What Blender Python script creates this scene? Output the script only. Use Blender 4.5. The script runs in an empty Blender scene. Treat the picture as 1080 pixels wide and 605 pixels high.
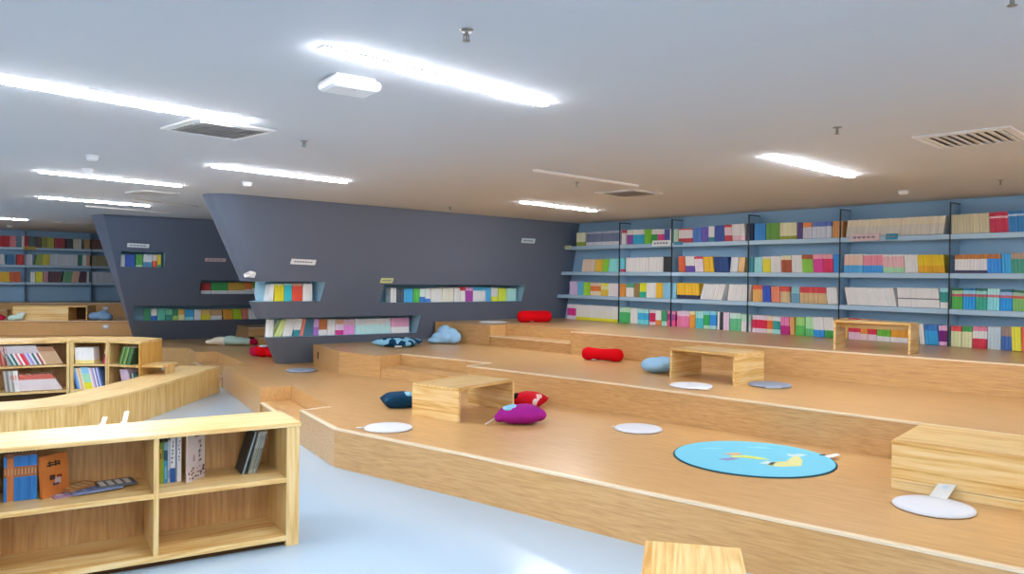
import bpy, bmesh, math, random

# ------------------------------------------------------------------ measured layout of the book rows (metres along each row)
WALL_ROWS = {'lowest': (0.927,
            [(0.955, 1.17, [('F4D0DC', 0.25), ('D03088', 0.5), ('F4D4E0', 0.25)], 0.0, 'magenta'), (1.18, 2.17, [('F0D830', 0.2), ('F4F0D0', 0.5), ('F4F4F0', 0.3)], 0.0, 'cream'),
             (2.19, 2.42, [('48B468', 0.7), ('B8E8B8', 0.3)], 0.0, 'green'), (2.43, 2.58, [('E4F4EC', 1)], 0.0, 'white'),
             (2.59, 2.805, [('70D0F0', 0.3), ('38B0EC', 0.45), ('A8E0F4', 0.25)], 0.0, 'blue'), (2.835, 2.95, [('F4C8D4', 0.2), ('C82058', 0.6), ('F4D0DC', 0.2)], 0.0, 'crimson'),
             (2.955, 3.065, [('F08840', 0.35), ('F8F4F4', 0.65)], 0.0, 'orange'), (3.075, 3.175, [('A0E4C8', 0.3), ('389868', 0.7)], 0.0, 'emerald'),
             (3.185, 3.34, [('E0508C', 0.4), ('A83C88', 0.4), ('E888B0', 0.2)], 0.0, 'purple'), (3.375, 3.605, [('F078A4', 0.7), ('F4C0D4', 0.3)], 0.0, 'pink'),
             (3.61, 3.71, [('F49838', 0.8), ('F8D8B0', 0.2)], 0.0, 'orange'), (3.72, 3.855, [('48B8C4', 0.6), ('A0DCE4', 0.4)], 0.0, 'teal'),
             (3.865, 3.965, [('B0E4C0', 0.2), ('30A858', 0.6), ('88CCD8', 0.2)], 0.0, 'green'), (3.97, 4.08, [('A8D4EC', 0.2), ('2890E0', 0.6), ('80C8E8', 0.2)], 0.0, 'blue'),
             (4.105, 4.14, [('F4F4F8', 1)], 0.0, 'white'), (4.145, 4.195, [('282C34', 1)], 0.0, 'black'), (4.205, 4.305, [('F0C0DC', 1)], 0.0, 'pink'),
             (4.315, 4.495, [('60B888', 0.7), ('C0E8D0', 0.3)], 0.0, 'mint'), (4.505, 4.655, [('E0F0EC', 0.6), ('B0D8C0', 0.4)], 0.0, 'silver'),
             (4.685, 4.91, [('F0C8D4', 0.25), ('CC1848', 0.5), ('F0C8D4', 0.25)], 0.0, 'crimson'), (4.915, 5.0, [('F0D8C0', 0.25), ('D87028', 0.5), ('F0D0C0', 0.25)], 0.0, 'orange'),
             (5.005, 5.115, [('A0DCDC', 0.25), ('289090', 0.5), ('D0DCE0', 0.25)], 0.0, 'teal'), (5.125, 5.255, [('B82080', 0.5), ('E07CB0', 0.5)], -3.0, 'magenta'),
             (5.265, 5.325, [('F0A060', 1)], -3.0, 'peach'), (5.34, 5.47, [('58B858', 0.55), ('98CC78', 0.45)], 0.0, 'green'), (5.48, 5.59, [('60BC78', 0.4), ('A8DCA8', 0.6)], 0.0, 'mint'),
             (5.6, 5.745, [('2890E4', 0.35), ('ECF4F8', 0.65)], -5.0, 'blue'), (5.75, 5.88, [('389C48', 0.35), ('F0F4F8', 0.65)], -5.0, 'emerald'), (5.905, 6.05, [('E0B060', 1)], 0.0, 'tan'),
             (6.06, 6.21, [('F0B8C8', 0.35), ('CC2848', 0.65)], 0.0, 'red'), (6.215, 6.305, [('F0C0C0', 0.3), ('E88838', 0.7)], 0.0, 'orange'),
             (6.31, 6.415, [('F0C8D0', 0.3), ('CC2C44', 0.7)], 0.0, 'ruby'), (6.42, 6.58, [('E0ECE0', 0.25), ('6CB83C', 0.75)], 0.0, 'green'),
             (6.585, 6.79, [('E4E8E8', 0.25), ('E8982C', 0.75)], 0.0, 'amber'), (6.925, 6.98, [('E0ECF4', 1)], -6.0, 'white'), (6.99, 7.13, [('2C9CF0', 0.7), ('2C70B8', 0.3)], -4.0, 'blue'),
             (7.135, 7.235, [('E4A8D0', 0.2), ('700C78', 0.55), ('E4B0D0', 0.25)], -3.0, 'purple'), (7.26, 7.37, [('D4DCAC', 0.75), ('D84850', 0.25)], 0.0, 'cream'),
             (7.375, 7.48, [('D8DCB0', 0.75), ('389850', 0.25)], 0.0, 'sage'), (7.485, 7.63, [('C43048', 0.45), ('F0E0E4', 0.35), ('E080A0', 0.2)], 0.0, 'red'),
             (7.635, 7.765, [('B8CCEC', 1)], 0.0, 'lavender'), (7.77, 7.875, [('3C68B0', 0.6), ('988078', 0.4)], 0.0, 'navy'), (7.875, 7.965, [('DCD840', 1)], -3.0, 'yellow'),
             (7.97, 8.035, [('D05850', 1)], -3.0, 'red'), (8.055, 8.575, [('50A0A0', 1)], 0.0, 'teal'), (8.59, 9.06, [('E8E0D0', 1)], 0.0, 'cream')]),
 'second': (1.755,
            [(1.295, 1.6, [('F4C8B8', 1)], 10.0, 'peach'), (1.61, 1.77, [('F4B840', 1)], 10.0, 'orange'), (1.78, 1.91, [('8CCC40', 1)], 10.0, 'lime'), (1.92, 2.155, [('88DCD8', 1)], 10.0, 'mint'),
             (2.175, 2.28, [('D04870', 0.2), ('68C8DC', 0.8)], 0.0, 'cyan'), (2.32, 2.8, [('F2F4F6', 1)], 0.0, 'white'), (2.81, 3.085, [('DCE6EC', 1)], 0.0, 'silver'),
             (3.095, 3.25, [('30343C', 1)], 0.0, 'black'), (3.395, 3.52, [('CC6038', 1)], -4.0, 'rust'), (3.53, 3.69, [('5844A0', 0.4), ('F0F0F8', 0.6)], -5.0, 'purple'),
             (3.705, 3.85, [('E8D0DC', 0.85), ('D04868', 0.15)], -8.0, 'pink'), (3.865, 4.035, [('ECB020', 1)], -8.0, 'yellow'), (4.05, 4.29, [('184080', 1)], -8.0, 'navy'),
             (4.305, 4.425, [('D0D4E8', 1)], 6.0, 'lavender'), (4.435, 4.535, [('ECB884', 1)], 6.0, 'peach'), (4.61, 4.68, [('38909C', 1)], 0.0, 'teal'), (4.7, 4.825, [('98D4E8', 1)], 0.0, 'cyan'),
             (4.835, 4.96, [('D8CC34', 0.85), ('F0E8C8', 0.15)], -3.0, 'yellow'), (4.965, 5.115, [('E0E8EC', 1)], -3.0, 'white'), (5.125, 5.27, [('A85030', 0.75), ('ECD8B4', 0.25)], -4.0, 'brown'),
             (5.275, 5.42, [('DCE8EC', 1)], -3.0, 'silver'), (5.425, 5.575, [('88C848', 0.75), ('A85838', 0.25)], -4.0, 'green'), (5.58, 5.71, [('D04098', 0.75), ('E898A8', 0.25)], -4.0, 'magenta'),
             (5.715, 5.85, [('D0285C', 0.75), ('E4A0AC', 0.25)], -4.0, 'red'), (5.855, 5.94, [('3090D8', 1)], -3.0, 'blue'),
             (5.99, 6.23, [('50A8E0', 0.4), ('ECC0B0', 0.55), ('F4F0F0', 0.05)], 0.0, 'pink'), (6.235, 6.475, [('3C98E0', 0.4), ('E0889C', 0.55), ('F4F0F0', 0.05)], 0.0, 'rose'),
             (6.48, 6.73, [('A0D0A8', 0.3), ('ECB0B4', 0.6), ('F8F0F0', 0.1)], -3.0, 'coral'), (6.74, 6.89, [('E0E8E8', 1)], -4.0, 'white'),
             (6.895, 7.185, [('D8A018', 0.4), ('F0BC18', 0.6)], -6.0, 'gold'), (7.285, 7.615, [('38385C', 0.15), ('D8D8E4', 0.6), ('B87838', 0.25)], 0.0, 'lilac'),
             (7.62, 7.76, [('2C88DC', 0.75), ('B07040', 0.25)], -3.0, 'blue'), (7.765, 7.855, [('38A0F0', 1)], -3.0, 'azure'), (7.855, 8.01, [('3C9080', 0.7), ('A89080', 0.3)], -3.0, 'teal'),
             (8.03, 8.56, [('D06048', 1)], 0.0, 'red'), (8.575, 9.115, [('E0E0E0', 1)], 0.0, 'white')]),
 'third': (1.35,
           [(1.02, 1.205, [('C8B4E4', 1)], -4.0, 'lavender'), (1.215, 1.345, [('5CB8EC', 1)], -2.0, 'blue'), (1.355, 1.51, [('9CD040', 1)], 0.0, 'lime'),
            (1.52, 1.755, [('F4C8B0', 0.35), ('E47838', 0.4), ('F4C0B0', 0.25)], 0.0, 'orange'), (1.765, 1.93, [('F0C040', 0.5), ('F8F0A0', 0.3), ('F0DC40', 0.2)], 0.0, 'yellow'),
            (1.935, 2.16, [('F4D4D8', 1)], 0.0, 'pink'), (2.185, 2.31, [('DC9038', 1)], 0.0, 'amber'), (2.33, 2.49, [('E8F0F0', 0.7), ('58A888', 0.3)], 0.0, 'white'),
            (2.5, 2.61, [('8C7448', 1)], 0.0, 'brown'), (2.62, 2.75, [('28A890', 0.4), ('D0DC28', 0.6)], 0.0, 'lime'), (2.76, 2.95, [('ECF4F8', 1)], 0.0, 'white'),
            (2.955, 3.085, [('F4B028', 1)], 0.0, 'orange'), (3.095, 3.35, [('80BCF0', 1)], 0.0, 'blue'), (3.37, 3.78, [('283050', 0.25), ('E0B028', 0.75)], -3.0, 'gold'),
            (3.79, 4.17, [('DCEEF4', 1)], 17.0, 'white'), (4.265, 4.625, [('E0ECE8', 0.9), ('F4F8F8', 0.1)], 8.0, 'silver'), (4.685, 4.835, [('D8A860', 0.75), ('E06038', 0.25)], 0.0, 'tan'),
            (4.84, 4.965, [('2850B8', 1)], -3.0, 'blue'), (4.975, 5.1, [('E48468', 1)], -3.0, 'salmon'), (5.11, 5.255, [('C8B088', 0.7), ('D05048', 0.3)], -3.0, 'beige'),
            (5.27, 5.385, [('6898B8', 0.6), ('88C0C8', 0.4)], 0.0, 'steel'), (5.395, 5.77, [('C8AC80', 0.65), ('C84048', 0.35)], -2.0, 'tan'), (5.78, 5.92, [('E8EEF4', 1)], -7.0, 'white'),
            (6.045, 6.65, [('DCE4EC', 0.9), ('F4F4F8', 0.1)], -12.0, 'white'), (6.67, 7.135, [('E4ECF0', 0.42), ('606870', 0.05), ('E8EEF2', 0.53)], -5.0, 'silver'),
            (7.14, 7.23, [('D8E8F0', 0.3), ('289088', 0.5), ('A0D0D8', 0.2)], -3.0, 'teal'), (7.26, 7.375, [('50B050', 0.6), ('C05868', 0.12), ('A8D0A0', 0.16), ('286848', 0.12)], 0.0, 'green'),
            (7.38, 7.505, [('2098EC', 0.6), ('B05870', 0.12), ('90C8E8', 0.16), ('2878A8', 0.12)], 0.0, 'blue'),
            (7.51, 7.62, [('30A088', 0.6), ('B05060', 0.12), ('88C8C0', 0.16), ('286860', 0.12)], 0.0, 'teal'), (7.625, 7.745, [('80CCD8', 0.6), ('C07080', 0.12), ('A8D8E0', 0.28)], 0.0, 'aqua'),
            (7.75, 7.865, [('1890EC', 0.6), ('C06070', 0.12), ('90B0D8', 0.16), ('286880', 0.12)], 0.0, 'azure'),
            (7.87, 8.02, [('78B468', 0.6), ('C85850', 0.12), ('A0B8A0', 0.16), ('307058', 0.12)], 0.0, 'olive'), (8.035, 8.565, [('E0D0B0', 1)], 0.0, 'cream'),
            (8.58, 9.085, [('5070B0', 1)], 0.0, 'blue')]),
 'top': (2.2,
         [(1.165, 1.375, [('8AA040', 0.3), ('D8E0C0', 0.7)], 0.0, 'cream'), (1.4, 2.2, [('C8CCD8', 0.25), ('6E7C9C', 0.6), ('A8B0C4', 0.15)], 4.0, 'slate'),
          (2.22, 2.31, [('E8E4E4', 0.8), ('C04060', 0.2)], 0.0, 'white'), (2.335, 2.455, [('8A4AA0', 0.65), ('F0F0F4', 0.35)], 0.0, 'purple'),
          (2.465, 2.695, [('35A8D0', 0.65), ('EEF4F8', 0.35)], 0.0, 'cyan'), (2.705, 2.84, [('78BE3C', 1)], 0.0, 'green'), (2.85, 2.965, [('2E9A48', 0.65), ('EEF4F0', 0.35)], 0.0, 'emerald'),
          (2.97, 3.095, [('D03C80', 0.65), ('F4F0F2', 0.35)], 0.0, 'magenta'), (3.105, 3.205, [('4858A8', 1)], 0.0, 'indigo'), (3.21, 3.25, [('ECECF4', 1)], 0.0, 'white'),
          (3.29, 3.37, [('A8C8B0', 1)], 0.0, 'mint'), (3.38, 3.635, [('B83840', 0.3), ('E8D4D8', 0.6), ('C84850', 0.1)], 0.0, 'red'), (3.645, 3.79, [('4878C0', 1)], 0.0, 'blue'),
          (3.795, 3.915, [('6858B4', 1)], 0.0, 'violet'), (3.925, 4.025, [('3A8890', 0.3), ('D8DCE8', 0.7)], 0.0, 'teal'), (4.03, 4.205, [('3450A0', 1)], 0.0, 'navy'),
          (4.21, 4.33, [('B83840', 0.35), ('DCC0C4', 0.5), ('C04048', 0.15)], -4.0, 'crimson'), (4.34, 4.55, [('D8B8C4', 0.3), ('E4DCE4', 0.7)], -5.0, 'pink'),
          (4.57, 4.67, [('20284A', 1)], 0.0, 'black'), (4.695, 4.865, [('2C88D0', 1)], 0.0, 'azure'), (4.875, 5.08, [('5C9438', 1)], 0.0, 'green'),
          (5.085, 5.33, [('98A038', 0.2), ('D8D4B0', 0.8)], 0.0, 'cream'), (5.34, 5.41, [('54407C', 1)], 0.0, 'purple'), (5.42, 5.545, [('C8C8D4', 0.7), ('E0884C', 0.3)], 0.0, 'orange'),
          (5.55, 5.815, [('C4CCE0', 0.72), ('5C74C0', 0.28)], 0.0, 'lavender'), (5.83, 5.965, [('C89058', 1)], 0.0, 'tan'), (6.005, 7.16, [('CCC8BE', 0.6), ('D8CFB8', 0.4)], 7.0, 'ivory'),
          (7.245, 7.635, [('CCC6A8', 1)], -3.0, 'cream'), (7.64, 7.82, [('C03050', 0.7), ('E0B8C0', 0.1), ('B82848', 0.2)], -4.0, 'red'),
          (7.82, 8.005, [('2F80C0', 0.75), ('A8C4DC', 0.1), ('3078B8', 0.15)], -4.0, 'blue'), (8.015, 8.55, [('C8B060', 1)], 0.0, 'gold'), (8.565, 9.14, [('4C9468', 1)], 0.0, 'green')])}
RECESS_ROWS = {'end': (1.27, [-3.42, 10.564], [1.177, 14.143],
         [(0.125, 0.16, [('F0F0F0', 1)], 8.0, 'white'), (0.165, 0.2, [('F0F0F0', 1)], 5.0, 'silver'), (0.22, 0.355, [('F4C818', 0.9), ('E8E0A0', 0.1)], 0.0, 'yellow'),
          (0.36, 0.47, [('28B0BC', 0.9), ('A0D8DC', 0.1)], 0.0, 'teal'), (0.475, 0.62, [('DC4830', 0.85), ('E8A898', 0.15)], 0.0, 'red'), (0.63, 0.77, [('E0E4F0', 1)], 0.0, 'white')]),
 'lower': (0.745, [-3.42, 11.059], [1.117, 14.231],
           [(-0.02, 0.045, [('F0F0F0', 1)], 3.0, 'ivory'), (0.06, 0.155, [('C8D890', 1)], 24.0, 'lime'), (0.175, 0.315, [('E8E8EC', 1)], 14.0, 'white'),
            (0.33, 0.43, [('288898', 0.35), ('F0F0F0', 0.65)], 12.0, 'silver'), (0.435, 0.485, [('E08070', 1)], 12.0, 'salmon'), (0.49, 0.63, [('386C80', 1)], 6.0, 'teal'),
            (0.635, 0.715, [('9868B8', 0.5), ('C8A0D8', 0.5)], 4.0, 'purple'), (0.725, 0.855, [('F0ECF4', 0.35), ('B06838', 0.65)], 0.0, 'brown'), (0.86, 0.98, [('F0E8F4', 1)], 0.0, 'ivory'),
            (0.99, 1.115, [('C03088', 0.3), ('E8C8DC', 0.4), ('E0A890', 0.3)], 0.0, 'magenta'), (1.115, 1.29, [('E090D0', 0.6), ('F0B8C8', 0.4)], 0.0, 'pink'),
            (1.3, 1.895, [('B8ECF4', 0.6), ('DCE8F0', 0.4)], 0.0, 'cyan'), (1.905, 2.22, [('E8F4F0', 0.4), ('E8A0C0', 0.6)], 0.0, 'rose')]),
 'rear_high': (1.745, [-7.09, 13.704], [-3.114, 16.069],
               [(0.175, 0.24, [('E8E8EC', 1)], 0.0, 'white'), (0.25, 0.4, [('3460B8', 1)], 0.0, 'blue'), (0.415, 0.53, [('B0D4B0', 0.15), ('58A850', 0.85)], 0.0, 'green'),
                (0.54, 0.685, [('5898C0', 0.4), ('E8ECF0', 0.6)], 0.0, 'silver'), (0.695, 0.765, [('D85830', 0.5), ('E8C8C0', 0.5)], 0.0, 'red'),
                (0.77, 0.83, [('50A080', 0.2), ('E8C030', 0.8)], 0.0, 'yellow')]),
 'rear_low': (0.725, [-7.313, 14.71], [-3.248, 16.74],
              [(0.32, 0.435, [('3C9468', 1)], 0.0, 'green'), (0.445, 0.545, [('3468C0', 0.4), ('E0E8F4', 0.6)], 0.0, 'blue'), (0.555, 0.685, [('58B8A0', 1)], 0.0, 'teal'),
               (0.695, 0.82, [('308878', 0.5), ('70C0A0', 0.5)], 0.0, 'emerald'), (0.83, 0.92, [('A8C860', 0.4), ('308858', 0.6)], 0.0, 'olive'),
               (0.93, 1.04, [('E0D8A0', 0.5), ('D8A850', 0.5)], 0.0, 'cream'), (1.05, 1.205, [('90D0DC', 0.3), ('2C98C8', 0.7)], 0.0, 'cyan'), (1.22, 1.335, [('F0ECE8', 1)], 0.0, 'white'),
               (1.345, 1.51, [('E8C828', 0.5), ('E0B868', 0.5)], 0.0, 'yellow'), (1.52, 1.73, [('F0E8E4', 0.4), ('C8A478', 0.6)], 0.0, 'tan'), (1.76, 1.935, [('E89830', 1)], -5.0, 'orange'),
               (1.945, 2.11, [('A8C428', 1)], -5.0, 'lime'), (2.12, 2.235, [('E08070', 1)], -5.0, 'salmon'), (2.245, 2.41, [('E8ECF0', 1)], -5.0, 'white')]),
 'rear_side': (1.25, [-7.198, 14.192], [-3.179, 16.395],
               [(1.425, 1.6, [('F0E0E0', 0.3), ('B83038', 0.7)], 0.0, 'red'), (1.61, 1.915, [('E4ECE4', 0.3), ('3C9C50', 0.7)], 0.0, 'green'),
                (1.925, 2.235, [('E4E4DC', 0.3), ('C8A040', 0.7)], 0.0, 'amber'), (2.24, 2.365, [('E8E8E8', 0.4), ('E07838', 0.6)], 0.0, 'orange'),
                (2.375, 2.605, [('E8ECEC', 0.5), ('90B048', 0.5)], 0.0, 'lime'), (2.62, 2.77, [('A8C8E0', 1)], 0.0, 'blue')]),
 'upper': (1.235, [-3.42, 10.597], [1.173, 14.149],
           [(2.025, 2.125, [('E4ECEC', 1)], 0.0, 'white'), (2.135, 2.255, [('4C5664', 1)], 0.0, 'charcoal'), (2.26, 2.415, [('40A8E4', 1)], 0.0, 'blue'), (2.425, 2.535, [('58B850', 1)], 0.0, 'green'),
            (2.545, 2.635, [('3C80D0', 0.4), ('C8DCF0', 0.6)], 0.0, 'lavender'), (2.64, 2.735, [('4888D0', 0.25), ('D4E4F4', 0.75)], 0.0, 'silver'), (2.745, 2.95, [('DCEEDC', 1)], 0.0, 'mint'),
            (2.955, 3.175, [('F0E4CC', 1)], 0.0, 'cream'), (3.185, 3.295, [('F4E8E4', 1)], 0.0, 'ivory'), (3.305, 3.405, [('F4DCDC', 0.75), ('D04858', 0.25)], 0.0, 'pink'),
            (3.41, 3.555, [('A040A4', 0.75), ('D8A0D0', 0.25)], 0.0, 'purple'), (3.56, 3.81, [('E8E4F0', 0.75), ('50B0D8', 0.25)], 0.0, 'white'), (3.815, 3.92, [('4CA8E0', 1)], 0.0, 'azure'),
            (3.93, 4.065, [('E8E440', 0.35), ('F0F0E8', 0.65)], 0.0, 'yellow'), (4.075, 4.245, [('C8E048', 1)], 0.0, 'lime'), (4.255, 4.46, [('A8E4E0', 1)], 0.0, 'aqua')])}
FAR_LINE = ((-13.3, 16.71), (-8.5, 20.44))
FAR_ROWS = {'second': (1.79,
            [(1.92, 2.02, [('D4D8DC', 1)], -6.0, 'white'), (2.05, 2.185, [('3878A8', 1)], 0.0, 'blue'), (2.255, 2.385, [('C83838', 1)], 0.0, 'red'), (2.405, 2.565, [('C8CCE0', 1)], 0.0, 'lavender'),
             (2.61, 2.745, [('90A858', 1)], 10.0, 'green'), (2.755, 2.9, [('C0B848', 1)], 6.0, 'yellow'), (2.91, 3.5, [('C4CCD8', 1)], 3.0, 'white'), (3.51, 3.6, [('408878', 1)], 3.0, 'teal'),
             (3.605, 3.685, [('D0D4D0', 1)], 0.0, 'silver'), (3.69, 3.765, [('D0A890', 1)], 0.0, 'peach'), (3.795, 4.31, [('908C70', 1)], 0.0, 'khaki')]),
 'third': (1.385,
           [(1.92, 2.125, [('E0B030', 1)], -6.0, 'yellow'), (2.135, 2.35, [('C86038', 1)], -8.0, 'orange'), (2.52, 2.615, [('DCE0E4', 1)], 0.0, 'white'), (2.62, 2.77, [('D0CC38', 1)], 0.0, 'yellow'),
            (2.78, 2.885, [('C09098', 1)], 0.0, 'pink'), (2.895, 3.16, [('604850', 1)], 3.0, 'brown'), (3.18, 3.36, [('609870', 1)], 8.0, 'green'), (3.365, 3.52, [('C8A898', 1)], 8.0, 'peach'),
            (3.54, 3.685, [('503848', 1)], 3.0, 'maroon'), (3.705, 3.745, [('DCDCDC', 1)], 0.0, 'white'), (3.8, 4.295, [('B8C0CC', 1)], 0.0, 'silver')]),
 'top': (2.2,
         [(1.92, 2.105, [('B82838', 1)], 0.0, 'red'), (2.11, 2.235, [('D08088', 1)], 0.0, 'pink'), (2.345, 2.4, [('E0D8D8', 1)], 0.0, 'white'), (2.405, 2.475, [('C03040', 1)], 0.0, 'crimson'),
          (2.485, 2.61, [('506868', 1)], 0.0, 'teal'), (2.615, 2.735, [('605050', 1)], 0.0, 'brown'), (2.745, 2.86, [('88904C', 1)], 0.0, 'olive'), (2.865, 3.0, [('A8A850', 1)], 0.0, 'lime'),
          (3.01, 3.235, [('9C4048', 1)], 0.0, 'red'), (3.255, 3.375, [('404C58', 1)], 0.0, 'black'), (3.405, 3.58, [('C4C4BC', 1)], 0.0, 'white'), (3.64, 3.765, [('A89060', 1)], 0.0, 'tan'),
          (3.785, 4.245, [('6C5048', 1)], 0.0, 'brown')])}
SHELF_LINE = ([0.35, 14.396], [9.24, 3.588])
MIDDLE_WALL = {'B0': (-3.42, 11.45), 'B1': (1.07, 14.3), 'T0': (-3.42, 9.3), 'T1': (1.33, 13.92)}
REAR_WALL = {'B0': (-7.4, 15.1), 'B1': (-3.3, 17.0), 'T0': (-6.9, 12.85), 'T1': (-3.0, 15.5)}
# ------------------------------------------------------------------ helpers
C = bpy.context.scene.collection
PI = math.pi
rnd = random.Random(7)


def lin(h):
    """hex sRGB -> linear tuple"""
    h = h.lstrip('#')
    o = []
    for i in (0, 2, 4):
        c = int(h[i:i + 2], 16) / 255
        o.append(c / 12.92 if c <= .04045 else ((c + .055) / 1.055) ** 2.4)
    return tuple(o)


class MB:
    """collects geometry for ONE mesh object"""

    def __init__(s):
        s.v, s.f, s.c, s.m, s.uv = [], [], [], [], {}

    def face(s, pts, col=None, mi=0, uv=None):
        b = len(s.v)
        s.v += [tuple(p) for p in pts]
        s.f.append(tuple(range(b, b + len(pts))))
        s.c.append(col)
        s.m.append(mi)
        if uv:
            s.uv[len(s.f) - 1] = uv
        return s

    def mesh(s, vs, fs, col=None, mi=0):
        b = len(s.v)
        s.v += [tuple(p) for p in vs]
        for f in fs:
            s.f.append(tuple(b + i for i in f))
            s.c.append(col)
            s.m.append(mi)
        return s

    def box(s, x0, x1, y0, y1, z0, z1, col=None, mi=0):
        vs = [(x, y, z) for z in (z0, z1) for y in (y0, y1) for x in (x0, x1)]
        return s.mesh(vs, [(0, 2, 3, 1), (4, 5, 7, 6), (0, 1, 5, 4), (2, 6, 7, 3), (0, 4, 6, 2), (1, 3, 7, 5)], col, mi)

    def prism(s, poly, z0, z1, col=None, mi=0):
        a = sum(poly[i][0] * poly[(i + 1) % len(poly)][1] - poly[(i + 1) % len(poly)][0] * poly[i][1] for i in range(len(poly)))
        if a < 0:
            poly = poly[::-1]
        n = len(poly)
        vs = [(x, y, z0) for x, y in poly] + [(x, y, z1) for x, y in poly]
        fs = [tuple(range(n - 1, -1, -1)), tuple(range(n, 2 * n))]
        fs += [(i, (i + 1) % n, n + (i + 1) % n, n + i) for i in range(n)]
        return s.mesh(vs, fs, col, mi)

    def lathe(s, prof, n=32, col=None, mi=0, axis='z', at=(0, 0, 0)):
        """prof: list of (r, h); closed at both ends"""
        vs, fs = [], []
        for r, h in prof:
            for k in range(n):
                a = 2 * PI * k / n
                p = (r * math.cos(a), r * math.sin(a), h)
                if axis == 'x':
                    p = (h, p[0], p[1])
                vs.append((p[0] + at[0], p[1] + at[1], p[2] + at[2]))
        for i in range(len(prof) - 1):
            for k in range(n):
                j = (k + 1) % n
                fs.append((i * n + k, i * n + j, (i + 1) * n + j, (i + 1) * n + k))
        fs.append(tuple(range(n - 1, -1, -1)))
        m = (len(prof) - 1) * n
        fs.append(tuple(range(m, m + n)))
        return s.mesh(vs, fs, col, mi)

    def build(s, name, mats, parent=None, smooth=False, bevel=0, fix=True):
        me = bpy.data.meshes.new(name)
        me.from_pydata(s.v, [], s.f)
        if not isinstance(mats, (list, tuple)):
            mats = [mats]
        for m in mats:
            me.materials.append(m)
        for p, mi in zip(me.polygons, s.m):
            p.material_index = mi
            p.use_smooth = smooth
        if any(c is not None for c in s.c):
            at = me.color_attributes.new('Col', 'FLOAT_COLOR', 'CORNER')
            for p, c in zip(me.polygons, s.c):
                c = c or (.8, .8, .8)
                for li in p.loop_indices:
                    at.data[li].color = (c[0], c[1], c[2], 1)
        if s.uv:
            ul = me.uv_layers.new(name='UVMap')
            for fi, uvs in s.uv.items():
                for li, u in zip(me.polygons[fi].loop_indices, uvs):
                    ul.data[li].uv = u
        if fix:
            bm = bmesh.new()
            bm.from_mesh(me)
            bmesh.ops.recalc_face_normals(bm, faces=bm.faces)
            bm.to_mesh(me)
            bm.free()
        o = bpy.data.objects.new(name, me)
        C.objects.link(o)
        if parent:
            o.parent = parent
        if bevel:
            b = o.modifiers.new('edge', 'BEVEL')
            b.width = bevel
            b.segments = 2
            b.limit_method = 'ANGLE'
            b.angle_limit = math.radians(40)
        return o


def tag(o, label, cat, group=None, kind=None):
    o['label'] = label
    if cat:
        o['category'] = cat
    if group:
        o['group'] = group
    if kind:
        o['kind'] = kind
    return o


def thing(name, label, cat, loc, rz=0, group=None):
    o = bpy.data.objects.new(name, None)
    o.empty_display_size = .1
    C.objects.link(o)
    o.location = loc
    o.rotation_euler = (0, 0, rz)
    return tag(o, label, cat, group)


def struct(o, label=None):
    o['kind'] = 'structure'
    if label:
        o['label'] = label
    return o


def copy_tree(o, parent=None):
    c = o.copy()
    C.objects.link(c)
    c.parent = parent
    for ch in list(o.children):
        copy_tree(ch, c)
    return c


# ------------------------------------------------------------------ materials
def mat(name, col, rough=.5, spec=.5, bump=None, metal=0):
    m = bpy.data.materials.new(name)
    m.use_nodes = True
    b = m.node_tree.nodes['Principled BSDF']
    b.inputs['Base Color'].default_value = (*lin(col), 1)
    b.inputs['Roughness'].default_value = rough
    b.inputs['Specular IOR Level'].default_value = spec
    b.inputs['Metallic'].default_value = metal
    if bump:
        nt = m.node_tree
        n = nt.nodes.new('ShaderNodeTexNoise')
        n.inputs['Scale'].default_value = bump[0]
        n.inputs['Detail'].default_value = 4
        tc = nt.nodes.new('ShaderNodeTexCoord')
        nt.links.new(tc.outputs['Object'], n.inputs['Vector'])
        bp = nt.nodes.new('ShaderNodeBump')
        bp.inputs['Strength'].default_value = bump[1]
        bp.inputs['Distance'].default_value = .01
        nt.links.new(n.outputs['Fac'], bp.inputs['Height'])
        nt.links.new(bp.outputs['Normal'], b.inputs['Normal'])
    return m


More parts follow.
